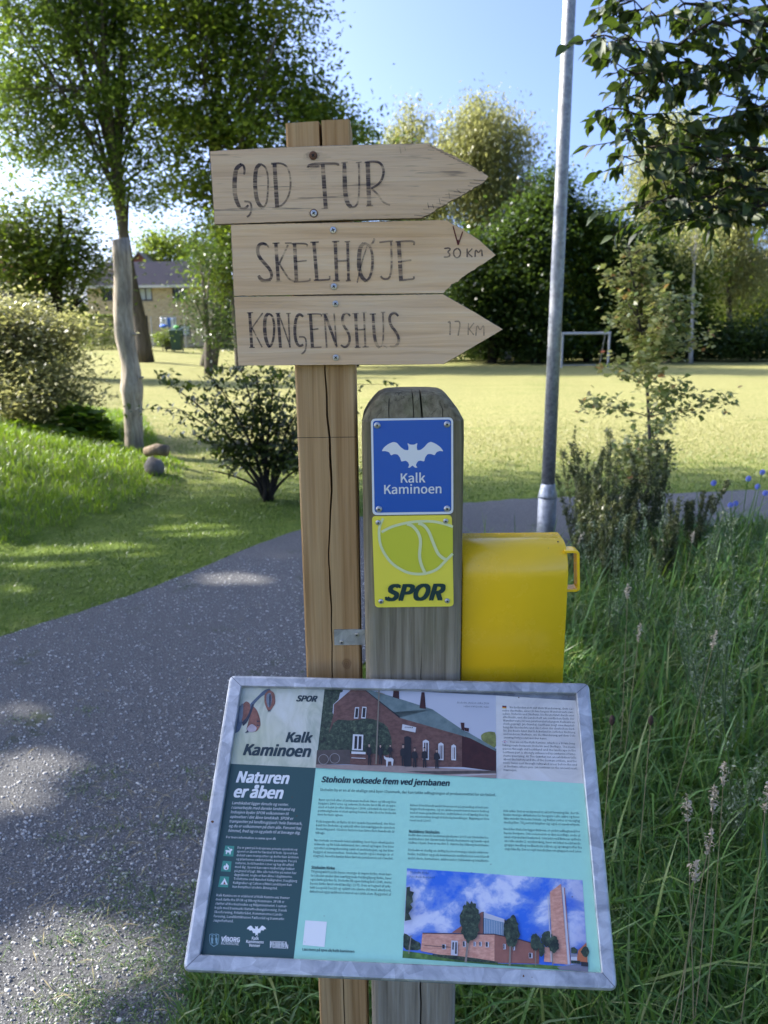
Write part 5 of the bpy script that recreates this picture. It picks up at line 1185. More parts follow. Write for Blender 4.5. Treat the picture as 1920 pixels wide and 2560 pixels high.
def ribbon(parent, name, P, w, y, mat, n=48):
    S = np.array(spline_px(P, n)); V, Fc = [], []
    for i in range(n):
        t_ = S[min(i + 1, n - 1)] - S[max(i - 1, 0)]; t_ /= np.linalg.norm(t_); nn = np.array([-t_[1], t_[0]]) * w / 2; V += [tuple(gp(*(S[i] + nn), y)), tuple(gp(*(S[i] - nn), y))]
    for i in range(n - 1): Fc.append((2*i, 2*i+1, 2*i+3, 2*i+2))
    mb = MB(); mb.poly(V, Fc); return mb.build(name, mat, parent)
ribbon(yel, 'ball_line', arc, 14, yb - .0005, M['cream']); ribbon(yel, 'ball_line', left, 14, yb - .0007, M['cream'])
ribbon(yel, 'ball_line', [(675, 872), (705, 883), (735, 920), (747, 965), (742, 1040), (752, 1090), (772, 1134)], 16, yb - .0009, M['cream'])
ribbon(yel, 'ball_line', [(735, 868), (765, 880), (792, 915), (812, 965), (838, 1025), (862, 1050), (888, 1064)], 16, yb - .0011, M['cream'])
org = gp(556, 1278, yb - .0013); e1 = gp(877, 1274, yb - .0013) - org; W_ = np.linalg.norm(e1); e1 /= W_; shp = Sheet(org, e1, (0, 0, -1), (0, -1, 0))
mb = MB(); put_text(mb, shp, 'SPOR', .002, 0, W_ - .001, 0, shear=.28, bold=.055, res=5, vs=1.0); mb.build('lettering', M['teal_ink'], yel)
for par, lst, y in ((blue, [(517, 347), (888, 342), (526, 792), (888, 790)], PF - TH - .0003), (yel, [(522, 864), (881, 856), (537, 1283), (889, 1280)], yb - .0003)):
    for cx, cy in lst:
        c = gp(cx, cy, y); r = .0050 if par is blue else .0042; mb = MB(); ring = lambda rr, yy: [(c[0] + rr * math.cos(a), c[1] - yy, c[2] + rr * math.sin(a)) for a in np.linspace(0, 2 * math.pi, 20, endpoint=False)]
        mb.loft([ring(r, 0), ring(r * .95, .0011), ring(r * .75, .0021), ring(r * .35, .0026)]); mb.poly([(c[0] + rr * math.cos(a), c[1] - .0028, c[2] + rr * math.sin(a)) for a, rr in zip(np.linspace(0, 2 * math.pi, 12, endpoint=False), [r * .42, r * .24] * 6)], [tuple(range(12))], 1)
        mb.build('screw', [M['steel'], M['dark']], par)

# ------------------------------------------------------------------ yellow box
bx0 = gr + .0015; bx1 = on_y(1422, 1420, 1.155)[0]
zt = on_y(1398, 1331, 1.235)[2]; box = thing('yellow_box', ((bx0 + bx1) / 2, 1.155, zt - .38), 'glossy yellow steel box with a curved top on the right of the grey post', 'box')
def boxprof(o=0.0):
    P_ = [(1.236, zt - o), (1.20, zt - .0005 - o)]
    for t_ in np.linspace(0.08, 1, 14): a = t_ * math.pi / 2; P_.append((1.20 - (.045 - o) * math.sin(a), zt - .001 - .052 + (.052 - o) * math.cos(a)))
    P_ += [(1.155 + o, zt - .38), (1.236, zt - .38)]; return [(y_ - 1.155, z_ - zt + .38) for y_, z_ in P_]
w = (bx1 - bx0) / 2; pr = boxprof(); mb = MB(); e = .0016; pi_ = boxprof(e)
mb.loft([[(-w, y_, z_) for y_, z_ in pi_], [(-w + e, y_, z_) for y_, z_ in pr], [(w - e, y_, z_) for y_, z_ in pr], [(w, y_, z_) for y_, z_ in pi_]])
bo = mb.build('body', M['yellow'], box); 
for p_ in bo.data.polygons: p_.use_smooth = len(p_.vertices) == 4
hc_ = (bx0 + bx1) / 2
def hbx(cx, cy, y=1.175): p = on_y(*c2p(cx, cy), y); return np.array([p[0] - hc_, p[2] - zt + .38])
hp_ = [hbx(1520, 1013), hbx(1560, 1012), hbx(1580, 1030), hbx(1582, 1200), hbx(1565, 1218), hbx(1520, 1218)]
hp_ = [np.array(hp_[0]) - [0.004, 0]] + [np.array(p) for p in resample([hp_[1], (hp_[1] + hp_[2]) / 2 + [.002, .001], hp_[2]], 5)] + [np.array(p) for p in resample([hp_[3], (hp_[3] + hp_[4]) / 2 + [.002, -.001], hp_[4]], 5)] + [np.array(hp_[5]) - [.004, 0]]
outer, inner = [], []
for i, p in enumerate(hp_):
    t_ = hp_[min(i + 1, len(hp_) - 1)] - hp_[max(i - 1, 0)]; t_ = t_ / np.linalg.norm(t_); nn = np.array([-t_[1], t_[0]]); outer.append(p + nn * .0022); inner.append(p - nn * .0022)
rings = [[(a[0], .012, a[1]), (a[0], .036, a[1]), (b_[0], .036, b_[1]), (b_[0], .012, b_[1])] for a, b_ in zip(outer, inner)]
mb = MB(); mb.loft(rings); mb.build('handle', M['yellow'], box, bevel=.0008)
mb = MB(); mb.box((-w + .004, .083, .02), (w - .004, .0845, .36)); mb.build('back_plate', M['yellow_in'], box)
mb = MB(); c = (on_y(*c2p(1482, 965), 1.2)[0] - hc_, on_y(*c2p(1482, 965), 1.2)[2] - zt + .38)
mb.tube([(w - .012, .03, .378), (w - .012, .03, .3800)], [.0012, .0012], 10); mb.build('rivet', M['rust'], box)

# ------------------------------------------------------------------ information board
cor = dict(TL=(573, 1686), TR=(1474, 1706), BR=(1546, 2478), BL=(454, 2429))
def homog(src, dst):
    A = []
    for (x, y), (u, v) in zip(src, dst): A += [[x, y, 1, 0, 0, 0, -u*x, -u*y, -u], [0, 0, 0, x, y, 1, -v*x, -v*y, -v]]
    return np.linalg.svd(np.array(A, float))[2][-1].reshape(3, 3)
Hm = homog([(0, 0), (1, 0), (1, 1), (0, 1)], [((cor[k][0] - CX), (cor[k][1] - CY)) for k in ('TL', 'TR', 'BR', 'BL')])
Mm = np.diag([1 / F, 1 / F, 1]) @ Hm; Mm = Mm if Mm[2, 2] > 0 else -Mm
BW = .575; s_ = BW / np.linalg.norm(Mm[:, 0]); eu = C2W @ Mm[:, 0]; eu /= np.linalg.norm(eu); ev = C2W @ Mm[:, 1] * s_; BH = np.linalg.norm(ev); ev = ev - (ev @ eu) * eu; ev /= np.linalg.norm(ev); ew = np.cross(ev, eu)
if ew[2] < 0: ew = -ew
O = CAM + C2W @ Mm[:, 2] * s_
print('BOARD', O, 'H', BH, 'eu', eu, 'ev', ev, 'ew', ew)
bb = O + eu * BW / 2 + ev * BH / 2; ib_base = np.array([bb[0], bb[1], bb[2]])
ib = thing('information_board', tuple(ib_base), 'tilted information board in a galvanised frame about the Kalk Kaminoen trail', 'information board')
SB = Sheet(O - ib_base, eu, ev, ew)
def uv(px, py, w=0.0):
    d = ray(px, py); o_ = O + ew * w; t_ = ((o_ - CAM) @ ew) / (d @ ew); p = CAM + d * t_ - o_; return np.array([p @ eu, p @ ev])
oc = [uv(*cor[k]) for k in ('TL', 'TR', 'BR', 'BL')]
ic = [uv(*p) for p in ((603, 1715), (1441, 1733), (1505, 2431), (499, 2386))]
PWD = -.009      # printed panel is recessed
RAD = .011; FD = .026
for i in range(4):
    A, B = oc[i], oc[(i + 1) % 4]; a, b_ = ic[i], ic[(i + 1) % 4]; prv, nxt = oc[i - 1], oc[(i + 2) % 4]
    def arcpts(C, P0, P1, first):
        d0 = (P0 - C) / np.linalg.norm(P0 - C); d1 = (P1 - C) / np.linalg.norm(P1 - C); o_ = []
        for t_ in np.linspace(0, 1, 9): o_.append((1 - t_) ** 2 * (C + d0 * RAD) + 2 * t_ * (1 - t_) * C + t_ ** 2 * (C + d1 * RAD))
        return o_[4:] if first else o_[:5]
    outs = arcpts(A, prv, B, True) + [A + (B - A) * t_ for t_ in (.2, .4, .6, .8)] + arcpts(B, A, nxt, False)
    n_ = len(outs); gap = .0002
    ins = [a] * 5 + [a + (b_ - a) * t_ for t_ in (.2, .4, .6, .8)] + [b_] * 5
    rings = []
    for o_, n2 in zip(outs, ins):
        d = (o_ - n2); L = np.linalg.norm(d); d = d / L
        prof_ = [(0, PWD - .003), (0, -.0015), (.0012, 0), (L - .006, 0), (L - .003, -.0008), (L - .001, -.003), (L, -.006), (L, -FD + .004), (L - .003, -FD), (.004, -FD)]
        rings.append([tuple(SB.P(*(n2 + d * max(0, s1)), w_)) for s1, w_ in prof_])
    mb = MB(); mb.loft(rings); fo = mb.build('frame_bar', M['galv'], ib, smooth=False)
    for p_ in fo.data.polygons: p_.use_smooth = False
# mitre weld seams
for i in range(4):
    A = oc[i] + (ic[i] - oc[i]) * .22; p = ic[i]; d = (A - p) / np.linalg.norm(A - p); nn = np.array([-d[1], d[0]]) * .0005; mb = MB(); poly_on(mb, SB, [p + nn, p - nn, A - nn, A + nn], .0002, 0); mb.build('mitre_seam', plain('weld_seam', (.16, .16, .18), .6), ib)
mb = MB(); c_ = sum(oc) / 4; ext = [p + (c_ - p) * .03 for p in oc]; mb.loft([[tuple(SB.P(*p, PWD - .0035)) for p in ext], [tuple(SB.P(*p, PWD - .006)) for p in ext]]); mb.build('back_plate', M['galv_dull'], ib)
# support arms to the posts
mb = MB()
for xw in (pine_base[0], gc):
    t0 = np.array([xw, O[1] + .02, O[2] - .12]) - ib_base; mb.box((xw - ib_base[0] - .02, bb[1] - ib_base[1] - .02, bb[2] - ib_base[2] - .055), (xw - ib_base[0] + .02, (PY if xw < 0 else GY) - ib_base[1], bb[2] - ib_base[2] - .045))
mb.build('support_arm', M['galv_dull'], ib)

def U(px, py): return uv(px, py, PWD)
def c3(x, y): return U(440 + .33755 * x, 1660 + .33755 * y)
def c4(x, y): return U(440 + .33755 * x, 2060 + .33755 * y)
def c5(x, y): return U(980 + .34961 * x, 1660 + .34961 * y)
def c6(x, y): return U(980 + .34961 * x, 2060 + .34961 * y)
def fr(name, r, g, b, k=.8, rough=.33, var=0): c = srgb(r, g, b); return flat(name, tuple(min(.85, x * k) for x in c), rough, var)
PM = [flat('print_mint', (.38, .73, .58), .30, .02), flat('print_teal', (.034, .085, .085), .3), flat('print_white', (.84, .84, .82), .33), flat('print_black_teal', (.022, .045, .055), .35), fr('print_icon_green', 80, 165, 145)]
pc = [c3(478, 160), c5(1322, 262), c6(1492, 1062), c4(172, 968)]
pcx = [pc[0], pc[1] + [.0005, 0], pc[2] + [0, .0005], pc[3]]
mb = MB(); mb.loft([[tuple(SB.P(*p, PWD)) for p in pcx], [tuple(SB.P(*p, PWD - .003)) for p in pcx]]); panel = mb.build('panel', PM[0], ib)
W1 = PWD + .00015
mb = MB(); poly_on(mb, SB, [c3(388, 738), c3(1035, 770), c4(871, 999), c4(172, 965)], W1, 0); mb.build('teal_field', PM[1], panel)
# top right text field (cream marbled)
nb = N('print_marbled'); v = nb.noise(nb.coord((1, 2.2, 1), rot=(0, 0, .5)), 9, 5, .6, 1.5); nb.base(nb.ramp(v, [(.3, (.52, .50, .47)), (.5, (.64, .62, .58)), (.7, (.70, .69, .67))]), .33)
mb = MB(); poly_on(mb, SB, [c5(742, 225), c5(1322, 262), c5(1372, 855), c5(745, 818)], W1, 0); mb.build('text_field', nb.mat, panel)
# painting field
nb = N('print_brushed_paint'); v = nb.noise(nb.coord((2.4, 1, 1), rot=(0, 0, .8)), 12, 5, .6, 1.2); v2 = nb.noise(nb.coord(), 7, 3)
nb.base(nb.mix(nb.ramp(v2, [(.45, 0.0), (.7, .7)]), nb.ramp(v, [(.3, (.38, .42, .33)), (.5, (.60, .60, .50)), (.7, (.68, .68, .62))]), (.50, .52, .30)), .33)
mb = MB(); poly_on(mb, SB, [c3(478, 160), c3(1103, 168), c3(1033, 770), c3(388, 738)], W1, 0); mb.build('painting_field', nb.mat, panel)
def sheet_print(name, items, mats, w0, step=.00006):
    mb = MB()
    for k, (m, pts) in enumerate(items): poly_on(mb, SB, pts, w0 + step * k, m)
    return mb.build(name, mats, panel)
bm = [fr('paint_slate', 95, 110, 130, var=.25), fr('paint_brown', 150, 100, 85, var=.3), fr('paint_dark', 60, 65, 80, var=.2), fr('paint_lilac', 200, 185, 190, var=.15), fr('paint_grey', 130, 140, 150, var=.2)]
S3 = lambda P, it=2: smooth_poly([c3(*p) for p in P], it)
sheet_print('bat_painting', [(0, S3([(420, 520), (440, 380), (480, 290), (500, 420), (470, 500)])), (0, S3([(545, 300), (590, 255), (650, 195), (695, 180), (705, 205), (640, 235), (580, 295), (530, 400), (500, 440)])),
  (1, S3([(495, 295), (520, 275), (548, 290), (552, 340), (530, 420), (500, 450), (485, 400)])), (4, S3([(480, 300), (500, 290), (495, 400), (470, 440), (462, 380)])), (1, S3([(570, 310), (600, 340), (622, 400), (628, 455), (600, 500), (560, 505), (520, 490), (530, 450), (550, 380)])), (3, S3([(520, 480), (560, 440), (600, 470), (590, 500), (545, 505)])),
  (2, S3([(565, 295), (580, 300), (560, 360), (530, 430), (495, 465), (490, 430), (530, 390)])), (1, S3([(655, 225), (690, 190), (730, 215), (738, 290), (705, 340), (680, 350), (655, 290)])), (4, S3([(672, 225), (700, 210), (712, 260), (700, 320), (680, 320), (668, 270)])), (2, S3([(690, 225), (705, 225), (700, 320), (692, 330)])), (2, S3([(480, 430), (510, 430), (500, 445)], 0)), (2, S3([(512, 512), (530, 490), (540, 505)], 0)), (2, S3([(680, 345), (683, 360), (690, 345), (695, 358), (702, 340)], 0)), (2, S3([(600, 420), (625, 425), (600, 432)], 0)), (2, S3([(600, 450), (630, 455), (600, 460)], 0))], bm, W1 + .0001)
# station photograph
nb = N('photo_foliage'); v = nb.noise(nb.coord(), 170, 5, .75); nb.base(nb.ramp(v, [(.38, (.014, .02, .016)), (.55, (.05, .075, .045)), (.7, (.14, .18, .10))]), .33); MF = nb.mat
nb = N('photo_brickwork'); v = nb.noise(nb.coord((1, 2, 1)), 120, 4, .6); nb.base(nb.ramp(v, [(.3, (.10, .048, .038)), (.7, (.19, .098, .078))]), .33); MBk = nb.mat
nb = N('photo_roof'); v = nb.noise(nb.coord(), 60, 4, .6); nb.base(nb.ramp(v, [(.3, (.10, .15, .15)), (.7, (.19, .25, .24))]), .33); MRf = nb.mat
stm = [fr('photo_pale_sky', 205, 208, 218), MF, MBk, MRf, fr('photo_ground', 170, 150, 142, var=.1), flat('photo_black', (.02, .02, .024), .33), fr('photo_white', 225, 225, 228), fr('photo_fence', 95, 85, 80, var=.2), fr('photo_pole', 140, 130, 115), fr('photo_dark_brick', 72, 38, 36, var=.2), fr('photo_olive', 140, 145, 80, var=.3), fr('photo_skin', 190, 160, 145)]
def person5(x, y0, y1, f=c5, w=22):
    return [(5, [f(x - w * .5, y0 + (y1 - y0) * .2), f(x - w * .9, y0 + (y1 - y0) * .28), f(x - w, y0 + (y1 - y0) * .52), f(x - w * .45, y0 + (y1 - y0) * .56), f(x - w * .5, y1), f(x - w * .1, y1), f(x, y0 + (y1 - y0) * .62), f(x + w * .2, y1), f(x + w * .6, y1), f(x + w * .45, y0 + (y1 - y0) * .56), f(x + w, y0 + (y1 - y0) * .5), f(x + w * .8, y0 + (y1 - y0) * .28), f(x + w * .5, y0 + (y1 - y0) * .2)]),
            (11, [f(x + w * .32 * math.cos(a), y0 + (y1 - y0) * .11 + (y1 - y0) * .085 * math.sin(a)) for a in np.linspace(0, 6.28, 9)[:-1]]), (5, [f(x - w * .4, y0 + (y1 - y0) * .06), f(x - w * .3, y0), f(x + w * .3, y0), f(x + w * .4, y0 + (y1 - y0) * .06)])]
items = [(0, [c3(1103, 168), c5(742, 225), c5(745, 818), c3(1035, 770)]),
 (1, [c3(1103, 168), c3(1240, 170), c3(1235, 205), c3(1215, 215), c3(1205, 262), c3(1165, 300), c3(1160, 360), c3(1200, 460), c3(1290, 560), c3(1290, 640), c3(1050, 640)]),
 (2, [c3(1170, 300), c3(1310, 180), c3(1395, 182), c3(1659, 392), c5(60, 385), c5(512, 517), c5(510, 738), c5(0, 735), c3(1100, 735), c3(1120, 560), c3(1165, 380)]),
 (1, S3([(1110, 560), (1180, 410), (1300, 420), (1440, 400), (1560, 450), (1600, 560), (1590, 680), (1430, 660), (1290, 660), (1090, 650)], 1)),
 (3, [c3(1385, 180), c3(1400, 183), c5(0, 232), c5(290, 325), c5(500, 468), c5(512, 517), c5(60, 387), c5(0, 345), c3(1655, 398)]),
 (5, [c3(1385, 184), c3(1392, 184), c3(1659, 392), c3(1655, 402)]),
 (9, [c5(500, 515), c5(560, 530), c5(745, 618), c5(745, 768), c5(500, 737)]), (3, [c5(470, 463), c5(545, 490), c5(640, 545), c5(745, 608), c5(745, 626), c5(560, 532), c5(512, 517)]),
 (10, smooth_poly([c5(635, 510), c5(660, 492), c5(700, 483), c5(742, 490), c5(744, 606), c5(690, 575), c5(640, 545)], 1)),
 (9, [c5(12, 184), c5(50, 187), c5(52, 252), c5(5, 238)]), (9, [c5(212, 203), c5(232, 204), c5(236, 245), c5(242, 322), c5(197, 316), c5(205, 245)]), (9, [c5(490, 420), c5(518, 421), c5(515, 480), c5(497, 470)]), (9, [c5(516, 455), c5(550, 460), c5(548, 486), c5(518, 478)]),
 (7, [c3(1045, 640), c3(1290, 636), c3(1290, 742), c3(1037, 745)]), (4, [c3(1036, 745), c3(1659, 755), c5(745, 766), c5(745, 818), c3(1035, 770)]), (7, [c5(90, 768), c5(745, 764), c5(745, 780), c5(330, 790)]), (6, [c5(420, 795), c5(745, 788), c5(745, 791), c5(500, 799)]),
 (6, [c3(1327, 322), c3(1357, 322), c3(1350, 406), c3(1318, 406)]), (5, [c3(1332, 330), c3(1352, 330), c3(1346, 398), c3(1326, 398)]), (6, [c3(1380, 318), c3(1412, 320), c3(1405, 406), c3(1372, 404)]), (5, [c3(1385, 326), c3(1406, 328), c3(1400, 398), c3(1380, 396)]),
 (6, [c3(1312, 522), c3(1388, 526), c3(1384, 642), c3(1304, 640)]), (5, [c3(1325, 535), c3(1345, 536), c3(1340, 630), c3(1320, 630)]), (5, [c3(1355, 536), c3(1376, 537), c3(1372, 632), c3(1350, 632)]),
 (5, [c5(88, 525), c5(112, 517), c5(136, 530), c5(136, 735), c5(90, 735)])]
for a, b1, c, d1 in ((220, 543, 264, 688), (331, 563, 368, 690), (424, 577, 457, 692)): items += [(6, [c5(a, b1 + 10), c5((a + c) / 2, b1), c5(c, b1 + 12), c5(c, d1), c5(a, d1 - 2)]), (9, [c5(a + 10, b1 + 22), c5((a + c) / 2 - 3, b1 + 22), c5((a + c) / 2 - 3, d1 - 10), c5(a + 10, d1 - 10)]), (9, [c5((a + c) / 2 + 3, b1 + 22), c5(c - 8, b1 + 22), c5(c - 8, d1 - 10), c5((a + c) / 2 + 3, d1 - 10)])]
items += [(6, [c5(75, 433), c5(173, 456), c5(167, 493), c5(70, 473)]), (8, [c3(1500, 200), c3(1509, 200), c3(1488, 745), c3(1476, 745)]), (8, [c3(1480, 205), c3(1545, 225), c3(1545, 232), c3(1480, 212)]), (6, [c3(1300, 650), c3(1405, 655), c3(1405, 672), c3(1300, 668)]), (6, [c3(1300, 695), c3(1405, 700), c3(1405, 705), c3(1300, 700)])]
items += [(6, [c3(*p) for p in [(1540, 682), (1555, 695), (1600, 698), (1612, 712), (1606, 755), (1598, 757), (1594, 725), (1572, 725), (1566, 762), (1558, 762), (1556, 715), (1543, 705)]])]
for x, y0, y1 in ((80, 575, 732), (162, 600, 742), (232, 598, 744), (320, 610, 752)): items += person5(x, y0, y1)
items += person5(1432, 590, 752, c3, 20) + person5(1515, 596, 748, c3, 20) + person5(1588, 600, 700, c3, 18)
sheet_print('station_photo', items, stm, W1 + .0002)
mb = MB()
for cx_, cy_ in ((1095, 712), (1178, 705)):
    ring_ = [c3(cx_ + 38 * math.cos(a), cy_ + 38 * math.sin(a)) for a in np.linspace(0, 2 * math.pi, 24, endpoint=False)]; ring2 = [c3(cx_ + 34 * math.cos(a), cy_ + 34 * math.sin(a)) for a in np.linspace(0, 2 * math.pi, 24, endpoint=False)]
    n0 = len(mb.v); mb.v += [tuple(SB.P(*p, W1 + .006 * 0 + .0048)) for p in ring_ + ring2]
    for j in range(24): mb.f.append((n0 + j, n0 + (j + 1) % 24, n0 + 24 + (j + 1) % 24, n0 + 24 + j)); mb.m.append(0)
mb.build('bicycle_print', fr('photo_grey_line', 165, 160, 160), panel)
# church photograph
nb = N('photo_cloudy_sky'); co = nb.coord((1, 1.5, 1)); v = nb.noise(co, 16, 6, .62, .3); v2 = nb.noise(co, 9, 4, .5)
cs = nb.ramp(v, [(.42, srgb(52, 110, 215)), (.52, srgb(120, 150, 215)), (.60, srgb(205, 210, 232)), (.75, srgb(225, 228, 240))])
nb.base(nb.mix(nb.ramp(v2, [(.5, 0.0), (.7, .55)]), cs, srgb(120, 125, 175)), .33); MSky = nb.mat
nb = N('photo_salmon_brick'); v = nb.noise(nb.coord((1, 3, 1)), 130, 3, .6); nb.base(nb.ramp(v, [(.3, srgb(190, 130, 110)), (.7, srgb(222, 168, 145))]), .33); MSal = nb.mat
nb = N('photo_grass'); v = nb.noise(nb.coord(), 120, 3); nb.base(nb.ramp(v, [(.3, srgb(60, 95, 40)), (.7, srgb(110, 145, 70))]), .33); MGr = nb.mat
chm = [MSky, MGr, MSal, fr('photo_shade_brick', 165, 110, 95, var=.1), fr('photo_glass_blue', 120, 160, 190), fr('photo_offwhite', 215, 215, 225), MF, flat('photo_dark', (.03, .03, .035), .33), fr('photo_roof_edge', 60, 50, 60), fr('photo_trunk', 150, 140, 130), fr('photo_road', 150, 150, 165), fr('photo_orange', 200, 120, 80)]
C6 = lambda P, it=0: smooth_poly([c6(*p) for p in P], it) if it else [c6(*p) for p in P]
def blob(cx_, cy_, rx, ry, seed, n=26):
    r_ = np.random.default_rng(seed); return C6([(cx_ + rx * math.cos(a) * r_.uniform(.78, 1.12), cy_ + ry * math.sin(a) * r_.uniform(.85, 1.08)) for a in np.linspace(0, 2 * math.pi, n, endpoint=False)])
items = [(0, C6([(107, 317), (1362, 402), (1402, 1058), (75, 957)])), (6, C6([(82, 780), (110, 790), (160, 830), (205, 850), (205, 905), (80, 900)], 1)), (1, C6([(78, 905), (220, 925), (520, 975), (800, 1000), (1050, 1005), (1260, 1018), (1402, 1045), (1402, 1058), (75, 957)])), (10, C6([(1180, 1022), (1280, 1008), (1330, 1000), (1402, 1020), (1402, 1058), (1200, 1042)])),
 (3, C6([(425, 778), (640, 630), (652, 628), (652, 786)])), (5, C6([(652, 630), (812, 683), (810, 712), (652, 672)])), (4, C6([(652, 670), (806, 706), (802, 798), (652, 784)])), (8, C6([(650, 628), (656, 628), (656, 786), (650, 786)])), (8, C6([(804, 682), (812, 684), (808, 798), (800, 798)]))]
for i in range(12): xx_ = 660 + i * 12; items.append((5, C6([(xx_, 675 + (xx_ - 652) * .23), (xx_ + 3, 676 + (xx_ - 652) * .23), (xx_ + 2, 784 + (xx_ - 652) * .09), (xx_ - 1, 784 + (xx_ - 652) * .09)])))
items += [(2, C6([(218, 782), (485, 784), (640, 790), (732, 790), (732, 990), (470, 960), (205, 908)])), (3, C6([(732, 790), (905, 826), (990, 850), (1052, 880), (1050, 1000), (732, 992)])), (8, C6([(218, 778), (640, 785), (732, 786), (905, 822), (990, 846), (990, 852), (905, 828), (732, 792), (640, 791), (218, 784)])),
 (6, C6([(290, 930), (480, 945), (600, 960), (755, 985), (755, 997), (520, 980), (290, 945)])), (2, C6([(1090, 880), (1150, 885), (1150, 990), (1085, 985)])), (2, C6([(1128, 487), (1207, 428), (1255, 1004), (1146, 996)])), (5, C6([(1213, 448), (1227, 458), (1272, 1004), (1256, 1004)])), (11, C6([(1228, 455), (1233, 458), (1276, 1003), (1272, 1004)])), (5, C6([(1110, 520), (1116, 518), (1142, 985), (1134, 985)])),
 (6, C6([(1278, 885), (1300, 880), (1325, 900), (1320, 925), (1280, 925)])), (10, C6([(1278, 928), (1345, 930), (1345, 950), (1278, 948)])), (5, C6([(1278, 950), (1345, 950), (1345, 978), (1278, 975)])), (11, C6([(1322, 950), (1330, 905), (1388, 848), (1394, 960), (1396, 990), (1322, 985)])), (6, blob(1378, 915, 28, 38, 9, 14)), (7, C6([(1350, 985), (1400, 990), (1401, 1020), (1350, 1015)])), (6, C6([(1278, 975), (1345, 978), (1345, 1000), (1280, 998)]))]
for a, b1, c, d1 in ((357, 860, 386, 896), (505, 838, 528, 880), (581, 842, 598, 876), (622, 842, 641, 876), (668, 843, 692, 882), (793, 858, 812, 897), (862, 872, 878, 904), (976, 922, 1003, 960)): items += [(5, C6([(a, b1), (c, b1 + 1), (c, d1), (a, d1)])), (7, C6([(a + 2, b1 + 2), (c - 9, b1 + 3), (c - 9, d1 - 4), (a + 2, d1 - 4)]))]
items += [(5, C6([(424, 833), (470, 836), (468, 942), (420, 938)])), (7, C6([(432, 845), (443, 846), (440, 900), (430, 898)])), (7, C6([(452, 846), (463, 847), (462, 930), (450, 928)])), (7, C6([(232, 867), (420, 880), (420, 884), (232, 871)])),
 (9, C6([(536, 840), (550, 840), (533, 990), (518, 988)])), (6, blob(556, 700, 72, 148, 1, 40)), (9, C6([(838, 860), (850, 860), (846, 1013), (832, 1012)])), (6, blob(855, 770, 58, 115, 2, 34)), (9, C6([(1020, 900), (1028, 900), (1026, 1017), (1020, 1016)])), (6, blob(1068, 900, 22, 52, 3, 20)), (6, blob(1022, 845, 36, 62, 4, 26)), (6, blob(1105, 820, 42, 56, 5, 24)), (5, C6([(1128, 760), (1132, 760), (1140, 910), (1136, 910)])), (9, C6([(1140, 900), (1148, 900), (1150, 1010), (1142, 1010)])), (6, blob(1152, 862, 40, 60, 6, 26)),
 (6, C6([(104, 455), (130, 450), (128, 480), (158, 490), (145, 520), (150, 560), (130, 575), (148, 600), (120, 640), (140, 685), (92, 695)])), (9, C6([(132, 800), (140, 800), (124, 930), (116, 928)])), (10, C6([(130, 797), (150, 800), (150, 806), (130, 804)]))]
sheet_print('church_photo', items, chm, W1 + .0002)
# icons, white card
mb = MB()
for (x0_, y0_, x1_, y1_) in ((358, 160, 432, 241), (340, 273, 412, 354), (320, 387, 394, 470)):
    poly_on(mb, SB, [c4(x0_ + 8, y0_), c4(x1_, y0_ + 4), c4(x1_ - 8, y1_), c4(x0_ - 8, y1_ - 4)], W1 + .0002, 0)
def ic_(P, m=1, k=[0]): k[0] += 1; poly_on(mb, SB, [c4(*p) for p in P], W1 + .0004 + .00004 * k[0], m)
ic_([(366, 198), (372, 192), (398, 196), (404, 184), (414, 184), (419, 194), (408, 202), (404, 226), (397, 226), (396, 212), (380, 210), (376, 224), (369, 223), (371, 206)]); ic_([(383, 172), (388, 170), (402, 190), (398, 192)])
ic_([(375, 290), (392, 312), (388, 335), (372, 342), (355, 335), (352, 318), (362, 305), (366, 312)]); ic_([(372, 318), (380, 328), (374, 337), (366, 332)], 2)
ic_([(358, 408), (364, 408), (384, 450), (330, 448)]); ic_([(354, 400), (360, 400), (369, 415), (364, 416)]); ic_([(360, 425), (370, 448), (350, 447)], 2)
mb.build('pictogram', [PM[4], PM[2], fr('print_red_brown', 165, 90, 90)], panel)
mb = MB(); poly_on(mb, SB, [c4(958, 713), c4(1118, 724), c4(1100, 911), c4(938, 896)], W1 + .0002, 0); mb.build('white_card', PM[2], panel)
# bat logo, crest
def aff(P, src, dst):
    (sx0, sy0, sx1, sy1), (dx0, dy0, dx1, dy1) = src, dst; return [(dx0 + (x - sx0) / (sx1 - sx0) * (dx1 - dx0), dy0 + (y - sy0) / (sy1 - sy0) * (dy1 - dy0)) for x, y in P]
mb = MB(); poly_on(mb, SB, [c4(*p) for p in aff(BAT, (540, 434, 870, 573), (525, 752, 669, 826))], W1 + .0002, 0); mb.build('bat_emblem', PM[2], panel)
mb = MB(); crest = [(248, 818), (265, 812), (284, 816), (302, 812), (320, 820), (318, 860), (312, 890), (280, 910), (254, 890), (246, 860)]
poly_on(mb, SB, [c4(*p) for p in crest], W1 + .0002, 0); poly_on(mb, SB, [c4(*p) for p in aff(crest, (246, 812, 320, 910), (250, 817, 316, 904))], W1 + .0003, 1)
for dx in (0, 32): poly_on(mb, SB, [c4(*p) for p in [(258 + dx, 850), (264 + dx, 838), (272 + dx, 840), (278 + dx, 852), (274 + dx, 870), (277 + dx, 886), (262 + dx, 885), (262 + dx, 868)]], W1 + .0004, 0)
for dx in (262, 290): poly_on(mb, SB, [c4(*p) for p in [(dx, 832), (dx, 822), (dx + 6, 827), (dx + 10, 820), (dx + 14, 828), (dx + 16, 834)]], W1 + .0004, 0)
mb.build('crest_emblem', [fr('print_pale_teal', 150, 185, 190), PM[1]], panel)
